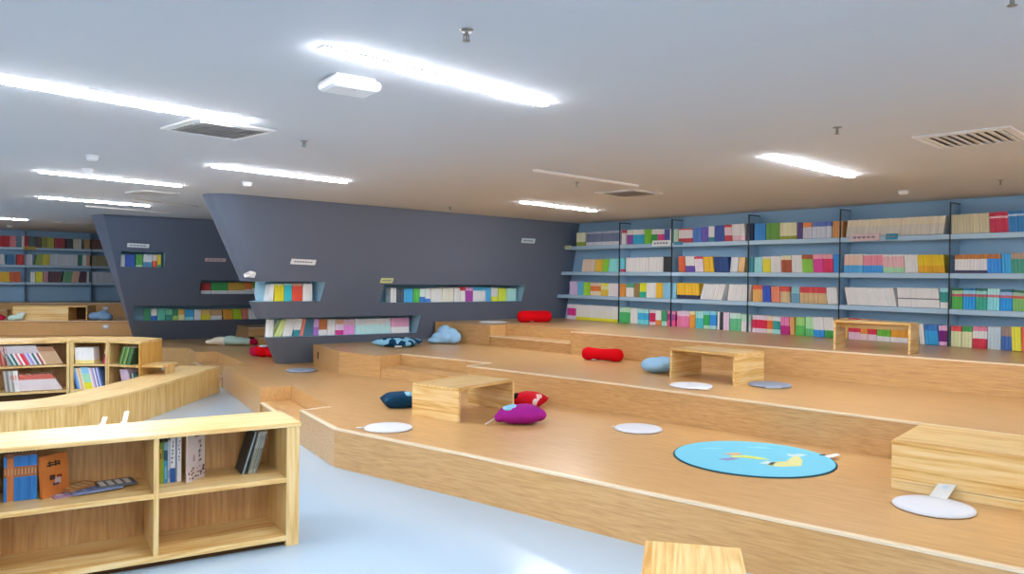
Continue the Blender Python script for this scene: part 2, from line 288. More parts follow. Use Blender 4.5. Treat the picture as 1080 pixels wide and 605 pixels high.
def wood(name, c_dark, c_mid, c_light, grain='x', rot=0., rough=.4, plank=0., cathedral=.5, coords='Object', spec=.5, freq=1.):
    """grain runs along the given local axis; plank = width of glued staves"""
    m = bpy.data.materials.new(name)
    m.use_nodes = True
    nt = m.node_tree
    N, L = nt.nodes, nt.links
    b = N['Principled BSDF']
    b.inputs['Roughness'].default_value = rough
    b.inputs['Specular IOR Level'].default_value = spec
    tc = N.new('ShaderNodeTexCoord')
    rt = N.new('ShaderNodeVectorRotate')
    rt.rotation_type = 'Z_AXIS'
    rt.inputs['Angle'].default_value = rot
    L.new(tc.outputs[coords], rt.inputs['Vector'])
    mp = N.new('ShaderNodeMapping')
    sc = {'x': (.06, 1, 1), 'y': (1, .06, 1), 'z': (1, 1, .06)}[grain]
    mp.inputs['Scale'].default_value = sc
    L.new(rt.outputs['Vector'], mp.inputs['Vector'])
    vec = mp.outputs['Vector']
    tint = None
    if plank:
        sx = N.new('ShaderNodeSeparateXYZ')
        L.new(rt.outputs['Vector'], sx.inputs['Vector'])
        ax = {'x': 'Y', 'y': 'X', 'z': 'X'}[grain]
        src = sx.outputs[ax]
        if grain == 'z' and coords == 'Object':
            ad = N.new('ShaderNodeMath')
            ad.operation = 'ADD'
            L.new(sx.outputs['X'], ad.inputs[0])
            L.new(sx.outputs['Y'], ad.inputs[1])
            src = ad.outputs[0]
        if grain in 'xy' and coords == 'Object':
            ad = N.new('ShaderNodeMath')
            ad.operation = 'ADD'
            L.new(sx.outputs['Z'], ad.inputs[0])
            L.new(sx.outputs[ax], ad.inputs[1])
            src = ad.outputs[0]
        dv = N.new('ShaderNodeMath')
        dv.operation = 'DIVIDE'
        L.new(src, dv.inputs[0])
        dv.inputs[1].default_value = plank
        fl = N.new('ShaderNodeMath')
        fl.operation = 'FLOOR'
        L.new(dv.outputs[0], fl.inputs[0])
        wn = N.new('ShaderNodeTexWhiteNoise')
        wn.noise_dimensions = '1D'
        L.new(fl.outputs[0], wn.inputs['W'])
        tint = wn.outputs['Value']
        off = N.new('ShaderNodeVectorMath')
        off.operation = 'MULTIPLY_ADD'
        L.new(wn.outputs['Color'], off.inputs[0])
        off.inputs[1].default_value = (3, 3, 3)
        L.new(vec, off.inputs[2])
        vec = off.outputs['Vector']
    n1 = N.new('ShaderNodeTexNoise')
    n1.inputs['Scale'].default_value = 48 * freq
    n1.inputs['Detail'].default_value = 5
    n1.inputs['Roughness'].default_value = .6
    L.new(vec, n1.inputs['Vector'])
    wv = N.new('ShaderNodeTexNoise')
    wv.inputs['Scale'].default_value = 5 * freq
    wv.inputs['Detail'].default_value = 1.5
    wv.inputs['Distortion'].default_value = .4
    L.new(vec, wv.inputs['Vector'])
    # rings: sine of the broad noise gives the cathedral figure
    ml = N.new('ShaderNodeMath')
    ml.operation = 'MULTIPLY'
    L.new(wv.outputs['Fac'], ml.inputs[0])
    ml.inputs[1].default_value = 95
    sn = N.new('ShaderNodeMath')
    sn.operation = 'SINE'
    L.new(ml.outputs[0], sn.inputs[0])
    mx = N.new('ShaderNodeMath')
    mx.operation = 'MULTIPLY_ADD'
    L.new(sn.outputs[0], mx.inputs[0])
    mx.inputs[1].default_value = .13 * cathedral
    L.new(n1.outputs['Fac'], mx.inputs[2])
    last = mx.outputs[0]
    if tint is not None:
        tm = N.new('ShaderNodeMath')
        tm.operation = 'MULTIPLY_ADD'
        L.new(tint, tm.inputs[0])
        tm.inputs[1].default_value = .24
        L.new(last, tm.inputs[2])
        sb = N.new('ShaderNodeMath')
        sb.operation = 'SUBTRACT'
        L.new(tm.outputs[0], sb.inputs[0])
        sb.inputs[1].default_value = .12
        last = sb.outputs[0]
    cr = N.new('ShaderNodeValToRGB')
    e = cr.color_ramp.elements
    e[0].position = .16
    e[0].color = (*lin(c_dark), 1)
    e[1].position = .8
    e[1].color = (*lin(c_light), 1)
    k = cr.color_ramp.elements.new(.5)
    k.color = (*lin(c_mid), 1)
    L.new(last, cr.inputs['Fac'])
    L.new(cr.outputs['Color'], b.inputs['Base Color'])
    return m


def colour_mat(name, rough=.5, spec=.4):
    """printed covers: base colour comes from the face colours of the mesh"""
    m = bpy.data.materials.new(name)
    m.use_nodes = True
    nt = m.node_tree
    b = nt.nodes['Principled BSDF']
    b.inputs['Roughness'].default_value = rough
    b.inputs['Specular IOR Level'].default_value = spec
    a = nt.nodes.new('ShaderNodeVertexColor')
    a.layer_name = 'Col'
    nt.links.new(a.outputs['Color'], b.inputs['Base Color'])
    return m


def emit(name, col, strength):
    m = bpy.data.materials.new(name)
    m.use_nodes = True
    b = m.node_tree.nodes['Principled BSDF']
    b.inputs['Base Color'].default_value = (.9, .9, .9, 1)
    b.inputs['Emission Color'].default_value = (*lin(col), 1)
    b.inputs['Emission Strength'].default_value = strength
    return m


def patch_mat(name, base, patch, scale=6., thr=.55, rough=.85):
    """plain fabric with woven patches of a second colour"""
    m = mat(name, base, rough, .2)
    nt = m.node_tree
    b = nt.nodes['Principled BSDF']
    tc = nt.nodes.new('ShaderNodeTexCoord')
    v = nt.nodes.new('ShaderNodeTexVoronoi')
    v.inputs['Scale'].default_value = scale
    nt.links.new(tc.outputs['Object'], v.inputs['Vector'])
    g = nt.nodes.new('ShaderNodeSeparateColor')
    nt.links.new(v.outputs['Color'], g.inputs['Color'])
    c = nt.nodes.new('ShaderNodeMath')
    c.operation = 'GREATER_THAN'
    c.inputs[1].default_value = thr
    nt.links.new(g.outputs['Red'], c.inputs[0])
    mx = nt.nodes.new('ShaderNodeMix')
    mx.data_type = 'RGBA'
    nt.links.new(c.outputs[0], mx.inputs['Factor'])
    mx.inputs[6].default_value = (*lin(base), 1)
    mx.inputs[7].default_value = (*lin(patch), 1)
    nt.links.new(mx.outputs[2], b.inputs['Base Color'])
    return m


STEP_ROT = math.radians(40)          # direction of the tiers
M = {}
M['ceiling'] = mat('ceiling_paint', 'C6C8CC', .9, .2, (3, .02))
M['floor'] = mat('blue_resin_floor', 'AABFD0', .2, .5, (9, .015))
M['white_wall'] = mat('white_wall_paint', 'D8D6D2', .9, .2)
M['grey'] = mat('slate_grey_paint', '677286', .55, .35, (6, .02))
M['niche_blue'] = mat('recess_blue_paint', '9CC4D8', .55, .35)
M['blue'] = mat('shelf_blue_lacquer', 'B2D2EA', .35, .45)
M['blue_back'] = mat('shelf_back_blue', '98BEDC', .5, .35)
M['dark_blue'] = mat('divider_dark_steel', '1E2C3C', .4, .5)
M['tread'] = wood('platform_oak_laminate', 'B08450', 'CCA068', 'DAB27C', 'x', STEP_ROT, .3, 0, .35, freq=1.6)
M['nosing'] = mat('pale_oak_nosing', 'E8D4B4', .35, .5)
M['pine_x'] = wood('pine_grain_x', 'C89244', 'E4BF7C', 'EED49E', 'x', 0, .32, .07, 1.)
M['pine_y'] = wood('pine_grain_y', 'C89244', 'E4BF7C', 'EED49E', 'y', 0, .32, .07, 1.)
M['pine_z'] = wood('pine_grain_z', 'C8984E', 'E2C080', 'ECD29C', 'z', 0, .35, 0, 1.)
M['pine_panel'] = wood('pine_back_panel', 'A87844', 'C4965C', 'D2AA70', 'z', 0, .45, .11, .8)
M['pine_stave'] = wood('pine_vertical_staves', 'C49450', 'E0B870', 'ECCE90', 'y', 0, .38, .065, .7, coords='UV')
M['pine_top'] = wood('pine_bench_top', 'CCA060', 'E6C486', 'F0D6A4', 'x', 0, .34, .0, .8, coords='UV')
M['cover'] = colour_mat('printed_cover')
M['white_plastic'] = mat('white_plastic', 'F2F3F5', .3, .5)
M['vent_white'] = mat('vent_white_metal', 'DAD8D6', .4, .5)
M['vent_dark'] = mat('vent_dark_throat', '77767A', .8, .2)
M['metal'] = mat('sprinkler_metal', '8A8A84', .3, .5, metal=.8)
M['dull_strip'] = mat('unlit_strip_diffuser', 'E4DED8', .5, .4)
M['lamp_body'] = mat('lamp_housing', 'E6E6E6', .5, .4)
M['glow'] = emit('lamp_diffuser_glow', 'F4F8FF', 116)
M['canvas'] = mat('pad_white_canvas', 'D6D9E0', .8, .2, (140, .2))
M['grey_canvas'] = mat('pad_grey_canvas', '8E98AC', .8, .2, (140, .2))
M['label'] = mat('white_label_cloth', 'E2E4E4', .7, .2)
M['print'] = mat('dark_print', '8A909C', .7, .2)
M['red_plush'] = mat('red_plush', 'D80A18', .9, .1, (90, .5))
M['ltblue_plush'] = mat('light_blue_plush', '9CC8EC', .9, .1, (90, .5))
M['dustblue_plush'] = mat('dusty_blue_plush', '7EA2C8', .9, .1, (90, .5))
M['purple'] = mat('purple_velour', '9C1C88', .8, .2, (90, .4))
M['mint'] = mat('mint_cotton', 'C8E4D8', .85, .2, (60, .3))
M['cream'] = mat('cream_cotton', 'F2E8D2', .85, .2, (60, .3))
M['pinkred'] = mat('raspberry_cotton', 'C01848', .85, .2, (60, .3))
M['dark_patch'] = patch_mat('navy_patchwork', '0E3C5C', '8CC8E8', 11., .70)
M['navy'] = mat('navy_cotton', '0C3A58', .85, .2, (60, .3))
M['sky_patch'] = mat('sky_cotton_patch', '8CC4E0', .85, .2, (60, .3))
M['red_patch'] = patch_mat('red_check_cotton', 'C80C24', 'F0D8DC', 11., .74)
M['black'] = mat('black_cloth', '14161C', .8, .2)
M['rug'] = mat('sky_blue_rug', '74C4DC', .75, .2, (120, .2))
M['rug_edge'] = mat('rug_dark_binding', '12485C', .8, .2)
M['steel'] = mat('outlet_steel', 'BDBFC0', .35, .5, metal=.6)
M['slot_shade_dark'] = mat('slot_shade_dark', '4A3218', .7, .2)  # socket slot brown, also painted as shade under bookcases and in the table opening
M['paper_white'] = mat('sign_white_paper', 'EEF2F6', .7, .2)
M['paper_pale'] = mat('sign_pale_blue_paper', 'CFE6F2', .7, .2)
M['paper_pink'] = mat('sign_pink_paper', 'E8CCD0', .7, .2)
M['paper_green'] = mat('sign_green_paper', 'D2DC9A', .7, .2)
M['paper_teal'] = mat('sign_teal_paper', '3C98B8', .7, .2)
M['paper_yellow'] = mat('sign_yellow_paper', 'D2B440', .7, .2)

# ------------------------------------------------------------------ room
# camera stands at the origin looking along +Y; x right, y away, metres
AX = (5.43, 8.22)
DW = (-.635, .772)                    # along the shelf wall, leftwards
NW = (.772, .635)                     # into the shelf wall
P0 = SHELF_LINE[0]                    # left end of the front line of the shelves
U = (.635, -.772)


def W(u, d):
    """u metres right of P0 along the shelf fronts, d metres into the wall"""
    return (P0[0] + U[0] * u + NW[0] * d, P0[1] + U[1] * u + NW[1] * d)


CEIL = 2.61
c1 = W(14, .27)
c2 = (c1[0] - NW[0] * 14, c1[1] - NW[1] * 14)
c3 = (-16., 12.7)
c4 = (-16., 15.0)
c5 = (-6., 22.7)
c6 = W(0.1, .27)
room = [c1, c2, c3, c4, c5, c6]


def wall(name, a, b, m, th=.15, label=None):
    dx, dy = b[0] - a[0], b[1] - a[1]
    l = math.hypot(dx, dy)
    nx, ny = dy / l, -dx / l          # outward for the clockwise-from-inside order used below
    o = MB().prism([a, b, (b[0] + nx * th, b[1] + ny * th), (a[0] + nx * th, a[1] + ny * th)], 0, CEIL).build(name, m)
    return struct(o, label)


big = [(11, -7), (11, 17), (2, 24), (-18, 24), (-18, 8), (-2, -7)]
struct(MB().prism([(x, y) for x, y in big], -.1, 0).build('floor', M['floor']), 'pale blue glossy resin floor')
struct(MB().prism([(x, y) for x, y in big], CEIL, CEIL + .1).build('ceiling', M['ceiling']), 'flat white painted ceiling')
wall('wall_right', c2, c1, M['white_wall'])
wall('wall_back', c3, c2, M['white_wall'])
wall('wall_left', c4, c3, M['white_wall'])
wall('wall_far', c5, c4, M['blue_back'])
wall('wall_rear', c6, c5, M['white_wall'])
wall('wall_shelves', c1, c6, M['blue_back'])

# ------------------------------------------------------------------ stepped seating platforms
H1, H2, H3 = .33, .62, .925
# lower tier outline, walked from the right end leftwards along its front edge
low_front = [(5.83, .78), (2.37, 3.55), (1.40, 4.33), (.83, 4.79), (.02, 5.46), (-.34, 5.76), (-1.51, 6.66), (-2.05, 7.55)]
low_notch = [(-1.81, 7.77), (-2.60, 9.19), (-2.90, 8.98)]
low_side = [(-4.15, 11.19)]
low_notch2 = [(-3.90, 11.42), (-4.98, 13.14), (-5.28, 12.97)]
low_back = [(-5.68, 13.68), (-7.0, 13.62), (-9.9, 14.6), (-14, 14.1), (-14, 16), (-6.2, 21.5), W(.4, .2), W(13.8, .2)]
low = low_front + low_notch + low_side + low_notch2 + low_back
mid_front = [(7.16, 1.88), (3.46, 5.20), (2.92, 5.72), (.95, 7.66), (-.51, 8.97)]
mid_notch = [(-.26, 9.30), (-1.45, 10.24), (-1.67, 9.92)]
mid = mid_front + mid_notch + [(-2.31, 10.45), (-2.92, 11.46), (-2.9, 12.6), W(.4, .2), W(13.8, .2)]
top_front = [(8.73, 3.16), (4.56, 6.92), (3.04, 8.29), (.80, 10.46)]
top_notch = [(1.02, 10.76), (-.09, 11.86), (-.32, 11.58)]
top = top_front + top_notch + [(-1.22, 12.44), (-1.0, 13.4), W(.4, .2), W(13.8, .2)]


def strip(path, z, th=.012, w=.035, closed=False):
    """pale edging along a tread edge, a slim bar that wraps the nosing"""
    mb = MB()
    for a, b in zip(path[:-1], path[1:]):
        dx, dy = b[0] - a[0], b[1] - a[1]
        l = math.hypot(dx, dy)
        nx, ny = dy / l, -dx / l
        pts = [(a[0] - nx * .006, a[1] - ny * .006), (b[0] - nx * .006, b[1] - ny * .006), (b[0] + nx * w, b[1] + ny * w), (a[0] + nx * w, a[1] + ny * w)]
        mb.prism(pts, z - th, z + .003)
    return mb


def tier(name, poly, z0, z1, label, edges):
    o = struct(MB().prism(poly, z0, z1).build(name, M['tread']), label)
    for e in edges:
        strip(e, z1).build('edge_strip', M['nosing'], o)
    return o


tier('floor_lower_tier', low, 0, H1, 'lowest wooden tier of the stepped seating', [low_front[:-1][::1], low_front[-2:] + low_notch[:1]])
tier('floor_middle_tier', mid, H1, H2, 'middle wooden tier of the stepped seating', [mid_front, [mid_front[-1], mid_notch[0], mid_notch[1]]])
tier('floor_upper_tier', top, H2, H3, 'upper wooden tier in front of the blue shelf wall', [top_front])


def half_step(poly, z0, z1, edge, label, trim=True):
    o = struct(MB().prism(poly, z0, z1).build('floor_half_step', M['tread']), label)
    if trim:
        strip(edge, z1).build('edge_strip', M['nosing'], o)


half_step([(-1.83, 7.75), (-2.60, 9.18), (-2.88, 8.99), (-2.06, 7.57)], 0, .165, [(-2.06, 7.57), (-2.86, 8.97)][::-1], 'half step cut into the lowest tier behind the front bookcase')
half_step([(-3.92, 11.42), (-4.98, 13.12), (-5.27, 12.96), (-4.17, 11.2)], 0, .165, [(-5.26, 12.94), (-4.17, 11.2)], 'half step cut into the lowest tier beside the bench end')
half_step([(-.27, 9.30), (-1.45, 10.23), (-1.66, 9.92), (-.52, 8.98)], H1, .475, [(-1.66, 9.92), (-.52, 8.98)], 'half step cut into the middle tier', False)
half_step([(1.01, 10.76), (-.09, 11.85), (-.31, 11.58), (.80, 10.47)], H2, .77, [(-.31, 11.58), (.80, 10.47)], 'half step cut into the upper tier')
# tier seen between the two grey walls
blk = struct(MB().prism([(-5.72, 16.0), (-5.02, 14.84), (-3.9, 15.35), (-3.9, 16.8)], H1, H2).build('floor_rear_tier', M['tread']), 'block of the middle tier between the two grey walls')
strip([(-5.02, 14.84), (-3.9, 15.35)], H2).build('edge_strip', M['nosing'], blk)
half_step([(-5.02, 14.83), (-4.62, 14.28), (-3.6, 14.8), (-3.9, 15.34)], H1, .475, [(-4.62, 14.28), (-3.6, 14.8)], 'half step in front of the block between the grey walls')

# far tiers at the other end of the room
far2 = [(-14, 15.4), (-10.54, 16.0), (-8.0, 16.46), (-6.9, 16.7), (-6.4, 21.0), (-14, 16.3)]
far3 = [(-14, 17.0), (-11.42, 17.64), (-9.0, 18.24), (-8.0, 18.5), (-6.6, 21.4), (-14, 16.75)]
far2 = [(-14, 15.4), (-10.54, 16.0), (-8.0, 16.46), (-6.9, 16.7), (-6.3, 21.2), (-8.0, 20.9), (-14, 16.25)]
far3 = [(-13.2, 17.2), (-11.38, 17.66), (-9.0, 18.24), (-8.0, 18.5), (-6.9, 20.9), (-8.2, 20.7), (-13.0, 17.0)]
t2 = struct(MB().prism(far2, H1, H2).build('floor_far_middle_tier', M['tread']), 'middle wooden tier below the far blue shelves')
strip([(-14, 15.4), (-10.54, 16.0), (-8.0, 16.46)], H2).build('edge_strip', M['nosing'], t2)
t3 = struct(MB().prism(far3, H2, H3).build('floor_far_upper_tier', M['tread']), 'upper wooden tier below the far blue shelves')
strip([(-11.38, 17.66), (-9.0, 18.24), (-8.0, 18.5)], H3).build('edge_strip', M['nosing'], t3)
half_step([(-13.2, 16.95), (-11.3, 17.4), (-11.38, 17.64), (-13.2, 17.18)], H2, .77, [(-13.2, 16.95), (-11.3, 17.4)], 'half step in front of the far upper tier')

# ------------------------------------------------------------------ leaning grey walls with recesses
Z0W = .33


def lerp(a, b, t):
    return tuple(a[i] * (1 - t) + b[i] * t for i in range(len(a)))


def wall_line(w, z):
    t = (z - Z0W) / (CEIL - Z0W)
    return lerp(w['B0'], w['T0'], t), lerp(w['B1'], w['T1'], t)


def wall_pt(w, s, z):
    a, b = wall_line(w, z)
    return lerp(a, b, s)


def leaning_wall(name, w, bot, topp, recesses, label):
    """loft from the footprint at the floor to the larger outline under the ceiling, with recesses cut in"""
    n = len(bot)
    vs, fs = [], []
    K = 20
    for k in range(K + 1):
        t = k / K
        for a, b in zip(bot, topp):
            p = lerp(a, b, t)
            vs.append((p[0], p[1], .30 + (CEIL + .02 - .30) * t))
    for k in range(K):
        for i in range(n):
            j = (i + 1) % n
            fs.append((k * n + i, k * n + j, (k + 1) * n + j, (k + 1) * n + i))
    fs.append(tuple(range(n - 1, -1, -1)))
    fs.append(tuple(range(K * n, K * n + n)))
    o = MB().mesh(vs, fs).build(name, [M['grey'], M['niche_blue']])
    cut = []
    for s0, s1, z0, z1, dep in recesses:
        a, b = wall_pt(w, s0, z0), wall_pt(w, s1, z0)
        dx, dy = b[0] - a[0], b[1] - a[1]
        l = math.hypot(dx, dy)
        nx, ny = -dy / l, dx / l      # into the wall
        out = 1.2
        poly = [(a[0] - nx * out, a[1] - ny * out), (b[0] - nx * out, b[1] - ny * out), (b[0] + nx * dep, b[1] + ny * dep), (a[0] + nx * dep, a[1] + ny * dep)]
        c = MB().prism(poly, z0, z1, mi=1).build('cutter', [M['grey'], M['niche_blue']])
        m = o.modifiers.new('cut', 'BOOLEAN')
        m.operation = 'DIFFERENCE'
        m.solver = 'EXACT'
        m.object = c
        cut.append(c)
    bpy.context.view_layer.update()
    dg = bpy.context.evaluated_depsgraph_get()
    me = bpy.data.meshes.new_from_object(o.evaluated_get(dg))
    o.modifiers.clear()
    o.data = me
    for p in me.polygons:
        p.use_smooth = True
    me.set_sharp_from_angle(angle=math.radians(28))
    for c in cut:
        bpy.data.objects.remove(c)
    return struct(o, label)


MWB = MIDDLE_WALL


def fine(poly, i0, i1, k):
    """split the edges i0..i1 of an outline into k pieces each"""
    out = []
    for i, p in enumerate(poly):
        out.append(p)
        if i0 <= i < i1:
            out += [lerp(p, poly[i + 1], j / k) for j in range(1, k)]
    return out


main_bot = [(-3.42, 11.45), (-2.9, 11.78), (-1.0, 12.985), (1.07, 14.3), (1.5, 14.75), (-3.2, 12.7), (-3.52, 12.1)]
main_top = [(-3.42, 9.3), (-2.87, 9.835), (-.87, 11.78), (1.33, 13.92), (1.6, 14.6), (-3.5, 10.9), (-3.86, 9.72)]
# soften the near end: extra points between the front corner and the end face
main_bot = [(-3.51, 11.66), (-3.50, 11.55), (-3.45, 11.485), (-3.40, 11.47), (-3.33, 11.49)] + main_bot[1:5] + [(-3.2, 12.7), (-3.53, 12.2)]
main_top = [(-3.82, 9.53), (-3.76, 9.42), (-3.66, 9.335), (-3.52, 9.30), (-3.36, 9.36)] + main_top[1:5] + [(-3.5, 11.2), (-3.96, 10.1)]
leaning_wall('wall_middle', MWB, fine(main_bot, 4, 7, 5), fine(main_top, 4, 7, 5),
             [(.31, .78, 1.235, 1.515, .30), (-.3, .148, 1.27, 1.55, .30), (-.3, .418, .745, 1.03, .30), (-.4, .03, 1.27, 1.55, 2.2), (-.4, .022, .745, 1.03, 2.2)],
             'slate grey leaning wall with three book recesses, meeting the shelf wall')
RWB = REAR_WALL
rear_bot = [(-7.42, 15.3), (-7.36, 15.14), (-5.9, 15.8), (-4.4, 16.48), (-3.3, 17.0), (-3.5, 17.8), (-7.3, 16.2)]
rear_top = [(-7.2, 13.3), (-6.88, 12.98), (-5.54, 13.78), (-4.17, 14.7), (-3.0, 15.5), (-3.3, 16.6), (-7.0, 14.6)]
rear_top = [(-7.16, 13.2), (-6.80, 12.92), (-5.54, 13.78), (-4.17, 14.7), (-3.0, 15.5), (-3.3, 16.6), (-7.3, 14.6)]
leaning_wall('wall_middle_rear', RWB, fine(rear_bot, 1, 4, 4), fine(rear_top, 1, 4, 4),
             [(.035, .19, 1.745, 2.02, .28), (.305, .70, 1.25, 1.515, .28), (.03, .70, .725, 1.02, .28)],
             'darker grey leaning wall with book recesses behind the first grey wall')
# ------------------------------------------------------------------ books
def cap_bands(bands):
    return [(lin(h), f) for h, f in bands]


PAGE = lin('ECE6D8')
BOOKS = []                            # every book of the place; the nearest become objects of their own


def book_geo(mb, t, d, h, bands, xf, k=1.0, pages=True):
    """a book: x = thickness, spine at y = 0, z up; xf maps local to target coordinates"""
    e = min(.25 * t, .004)
    tot = sum(f for _, f in bands)
    z = 0.
    q = lambda *p: xf(p)
    last = None
    for c, f in bands:
        c = tuple(min(.88, x * k * 1.25 + .012) for x in c)
        z1 = z + h * f / tot
        mb.face([q(0, e, z), q(e, 0, z), q(e, 0, z1), q(0, e, z1)], c)
        mb.face([q(e, 0, z), q(t - e, 0, z), q(t - e, 0, z1), q(e, 0, z1)], c)
        mb.face([q(t - e, 0, z), q(t, e, z), q(t, e, z1), q(t - e, 0, z1)], c)
        mb.face([q(0, d, z), q(0, e, z), q(0, e, z1), q(0, d, z1)], c)
        mb.face([q(t, e, z), q(t, d, z), q(t, d, z1), q(t, e, z1)], c)
        z = z1
        last = c
    mb.face([q(0, d, 0), q(t, d, 0), q(t - e, 0, 0), q(e, 0, 0), q(0, e, 0)], last)
    mb.face([q(0, e, h), q(e, 0, h), q(t - e, 0, h), q(t, e, h), q(t, d, h), q(0, d, h)], PAGE)
    mb.face([q(0, d, 0), q(0, d, h), q(t, d, h), q(t, d, 0)], PAGE)


def add_book(pos, ang, lean, t, d, h, bands, label, group, tint=1.):
    BOOKS.append(dict(pos=pos, ang=ang, lean=lean, t=t, d=d, h=h, bands=bands, label=label, group=group, tint=tint))


def book_run(a, ang, u0, u1, dep, z, bands, lean, h, label, group, tmin=.032, d=.17, alt=None):
    """a run of like books between u0 and u1 along a row that starts at a with direction ang"""
    w = u1 - u0
    n = max(1, round(w / tmin))
    t = w / n
    th = math.radians(lean)
    ca, sa = math.cos(ang), math.sin(ang)
    for i in range(n):
        u = u0 + i * t + .0003
        zz = z + (t * math.cos(th) * math.sin(th) if th > 0 else 0)
        dd = dep + rnd.uniform(0, .006)
        p = (a[0] + ca * u - sa * dd, a[1] + sa * u + ca * dd, zz + .001)
        b = bands
        add_book(p, ang, th, (t - .0008) * math.cos(th), d, h * rnd.uniform(.985, 1.01), b, label, group, rnd.uniform(.93, 1.05))


def run_rows(rows, a, ang, hs, where, group, dep=.02, tmin=.032):
    names = [r[4] for r in rows]
    for i, (u0, u1, bands, lean, cn) in enumerate(rows):
        nb = []
        if i:
            nb.append(names[i - 1])
        if i + 1 < len(rows):
            nb.append(names[i + 1])
        txt = ('between the %s and %s runs' % (nb[0], nb[1])) if len(nb) == 2 else 'beside the %s run at the row end' % nb[0]
        label = '%s paperback %s, %s' % (cn, where, txt)
        h = hs * (1 + .06 * math.sin(i * 12.9898 + len(rows)))
        book_run(a, ang, u0, u1, dep, rows_z, cap_bands(bands), lean, h, label, group, tmin)


ANG_U = math.atan2(U[1], U[0])
for key, wh, gz in (('top', 'on top row of blue shelf wall', 0), ('second', 'on second row of blue shelf wall', 0), ('third', 'on third row of blue shelf wall', 0), ('lowest', 'on tier under blue shelf wall', 0)):
    z, rows = WALL_ROWS[key]
    rows_z = {'top': 2.20, 'second': 1.757, 'third': 1.352, 'lowest': .927}[key]
    run_rows(rows, P0, ANG_U, {'top': .222, 'second': .222, 'third': .225, 'lowest': .245}[key], wh, 'paperbacks ' + wh)
REC_TXT = {'upper': 'in the long upper recess', 'end': 'in the recess at wall end', 'lower': 'in the low recess', 'rear_side': 'in the side recess of rear wall', 'rear_low': 'in the low recess of rear wall', 'rear_high': 'in the high recess of rear wall'}
for key, (z, a, b, rows) in RECESS_ROWS.items():
    rows_z = z + .002
    run_rows(rows, a, math.atan2(b[1] - a[1], b[0] - a[0]), {'upper': .225, 'end': .235, 'lower': .245}.get(key, .215), REC_TXT[key], 'books ' + REC_TXT[key], .05)
fa, fb = FAR_LINE
FANG = math.atan2(fb[1] - fa[1], fb[0] - fa[0])
for key, (z, rows) in FAR_ROWS.items():
    rows_z = {'top': 2.2, 'second': 1.79, 'third': 1.385}[key] + .002
    run_rows(rows, fa, FANG, .25, 'on far %s shelf' % key, 'books on the far %s shelf' % key, .02, .05)

# ------------------------------------------------------------------ wall shelving
LEN = 14.0


def shelving(name, label, origin, ang, u_starts, u_end, zs, divs, dtop, zbase, th=.058, depth=.27):
    r = thing(name, label, 'shelving', (origin[0], origin[1], 0), ang)
    MB().box(u_starts[-1] + .3, u_end, depth - .012, depth, zbase, CEIL - .0).build('back_panel', M['blue_back'], r)
    for z, us in zip(zs, u_starts):
        MB().box(us, u_end, 0, depth - .012, z - th, z).build('shelf', M['blue'], r, bevel=.003)
    for u in divs:
        dv = MB().box(u - .004, u + .004, .012, depth - .012, zbase, dtop).build('divider', M['blue_back'], r)
        MB().box(u - .0055, u + .0055, -.010, .010, zbase, dtop + .01).build('front_post', M['dark_blue'], dv)
        MB().box(u - .006, u + .006, -.012, depth - .012, dtop, dtop + .014).build('top_rod', M['dark_blue'], dv)
    return r


shelving('book_shelving', 'long blue shelf wall of three boards with slim dark uprights', P0, ANG_U,
         [.80, .74, .66], LEN - .05, [2.198, 1.755, 1.35], [2.2, 3.275, 4.62, 5.945, 7.24, 8.56, 9.9, 11.2, 12.5], 2.545, H3)
shelving('book_shelving', 'far blue shelving of three boards beyond the low curved bookcase', fa, FANG,
         [0, 0, 0], 5.6, [2.2, 1.79, 1.385], [.6, 2.42, 3.8], 2.56, H3)


# ------------------------------------------------------------------ front bookcase
def front_case():
    L, D, HT = 2.36, .45, .75
    ang = math.radians(31.4)
    r = thing('bookcase', 'low pine bookcase with two open rows nearest the camera', 'bookcase', (-1.285, 4.735, 0), ang)
    x0, x1 = -L, 0
    MB().box(x0 - .005, x1 + .006, -.006, D, .724, HT).build('top_board', M['pine_x'], r, bevel=.003)
    MB().box(x1 - .078, x1, 0, D, 0, .724).build('side_panel', M['pine_z'], r, bevel=.002)
    MB().box(x0, x0 + .078, 0, D, 0, .724).build('side_panel', M['pine_z'], r, bevel=.002)
    MB().box(x0 + .078, x1 - .078, D - .015, D, .03, .724).build('back_panel', M['pine_panel'], r)
    MB().box(x0 + .078, x1 - .078, .04, D - .06, 0, .035).build('plinth', M['slot_shade_dark'], r)  # dark brown paints the shade under the raised base
    for xd in (-.80, -1.58):
        MB().box(xd - .014, xd + .014, .002, D - .015, .068, .724).build('divider', M['pine_z'], r, bevel=.002)
    bays = [(-.786, -.078), (-1.566, -.814), (-2.282, -1.594)]
    for a, b in bays:
        MB().box(a, b, .002, D - .015, .388, .418).build('shelf', M['pine_x'], r, bevel=.002)
    MB().box(x0 + .078, x1 - .078, .0, D - .015, .035, .068).build('bottom_board', M['pine_x'], r, bevel=.002)
    return r, ang


fc, FA = front_case()
FO = (-1.285, 4.735)


def FCP(x, y):
    return (FO[0] + math.cos(FA) * x - math.sin(FA) * y, FO[1] + math.sin(FA) * x + math.cos(FA) * y)


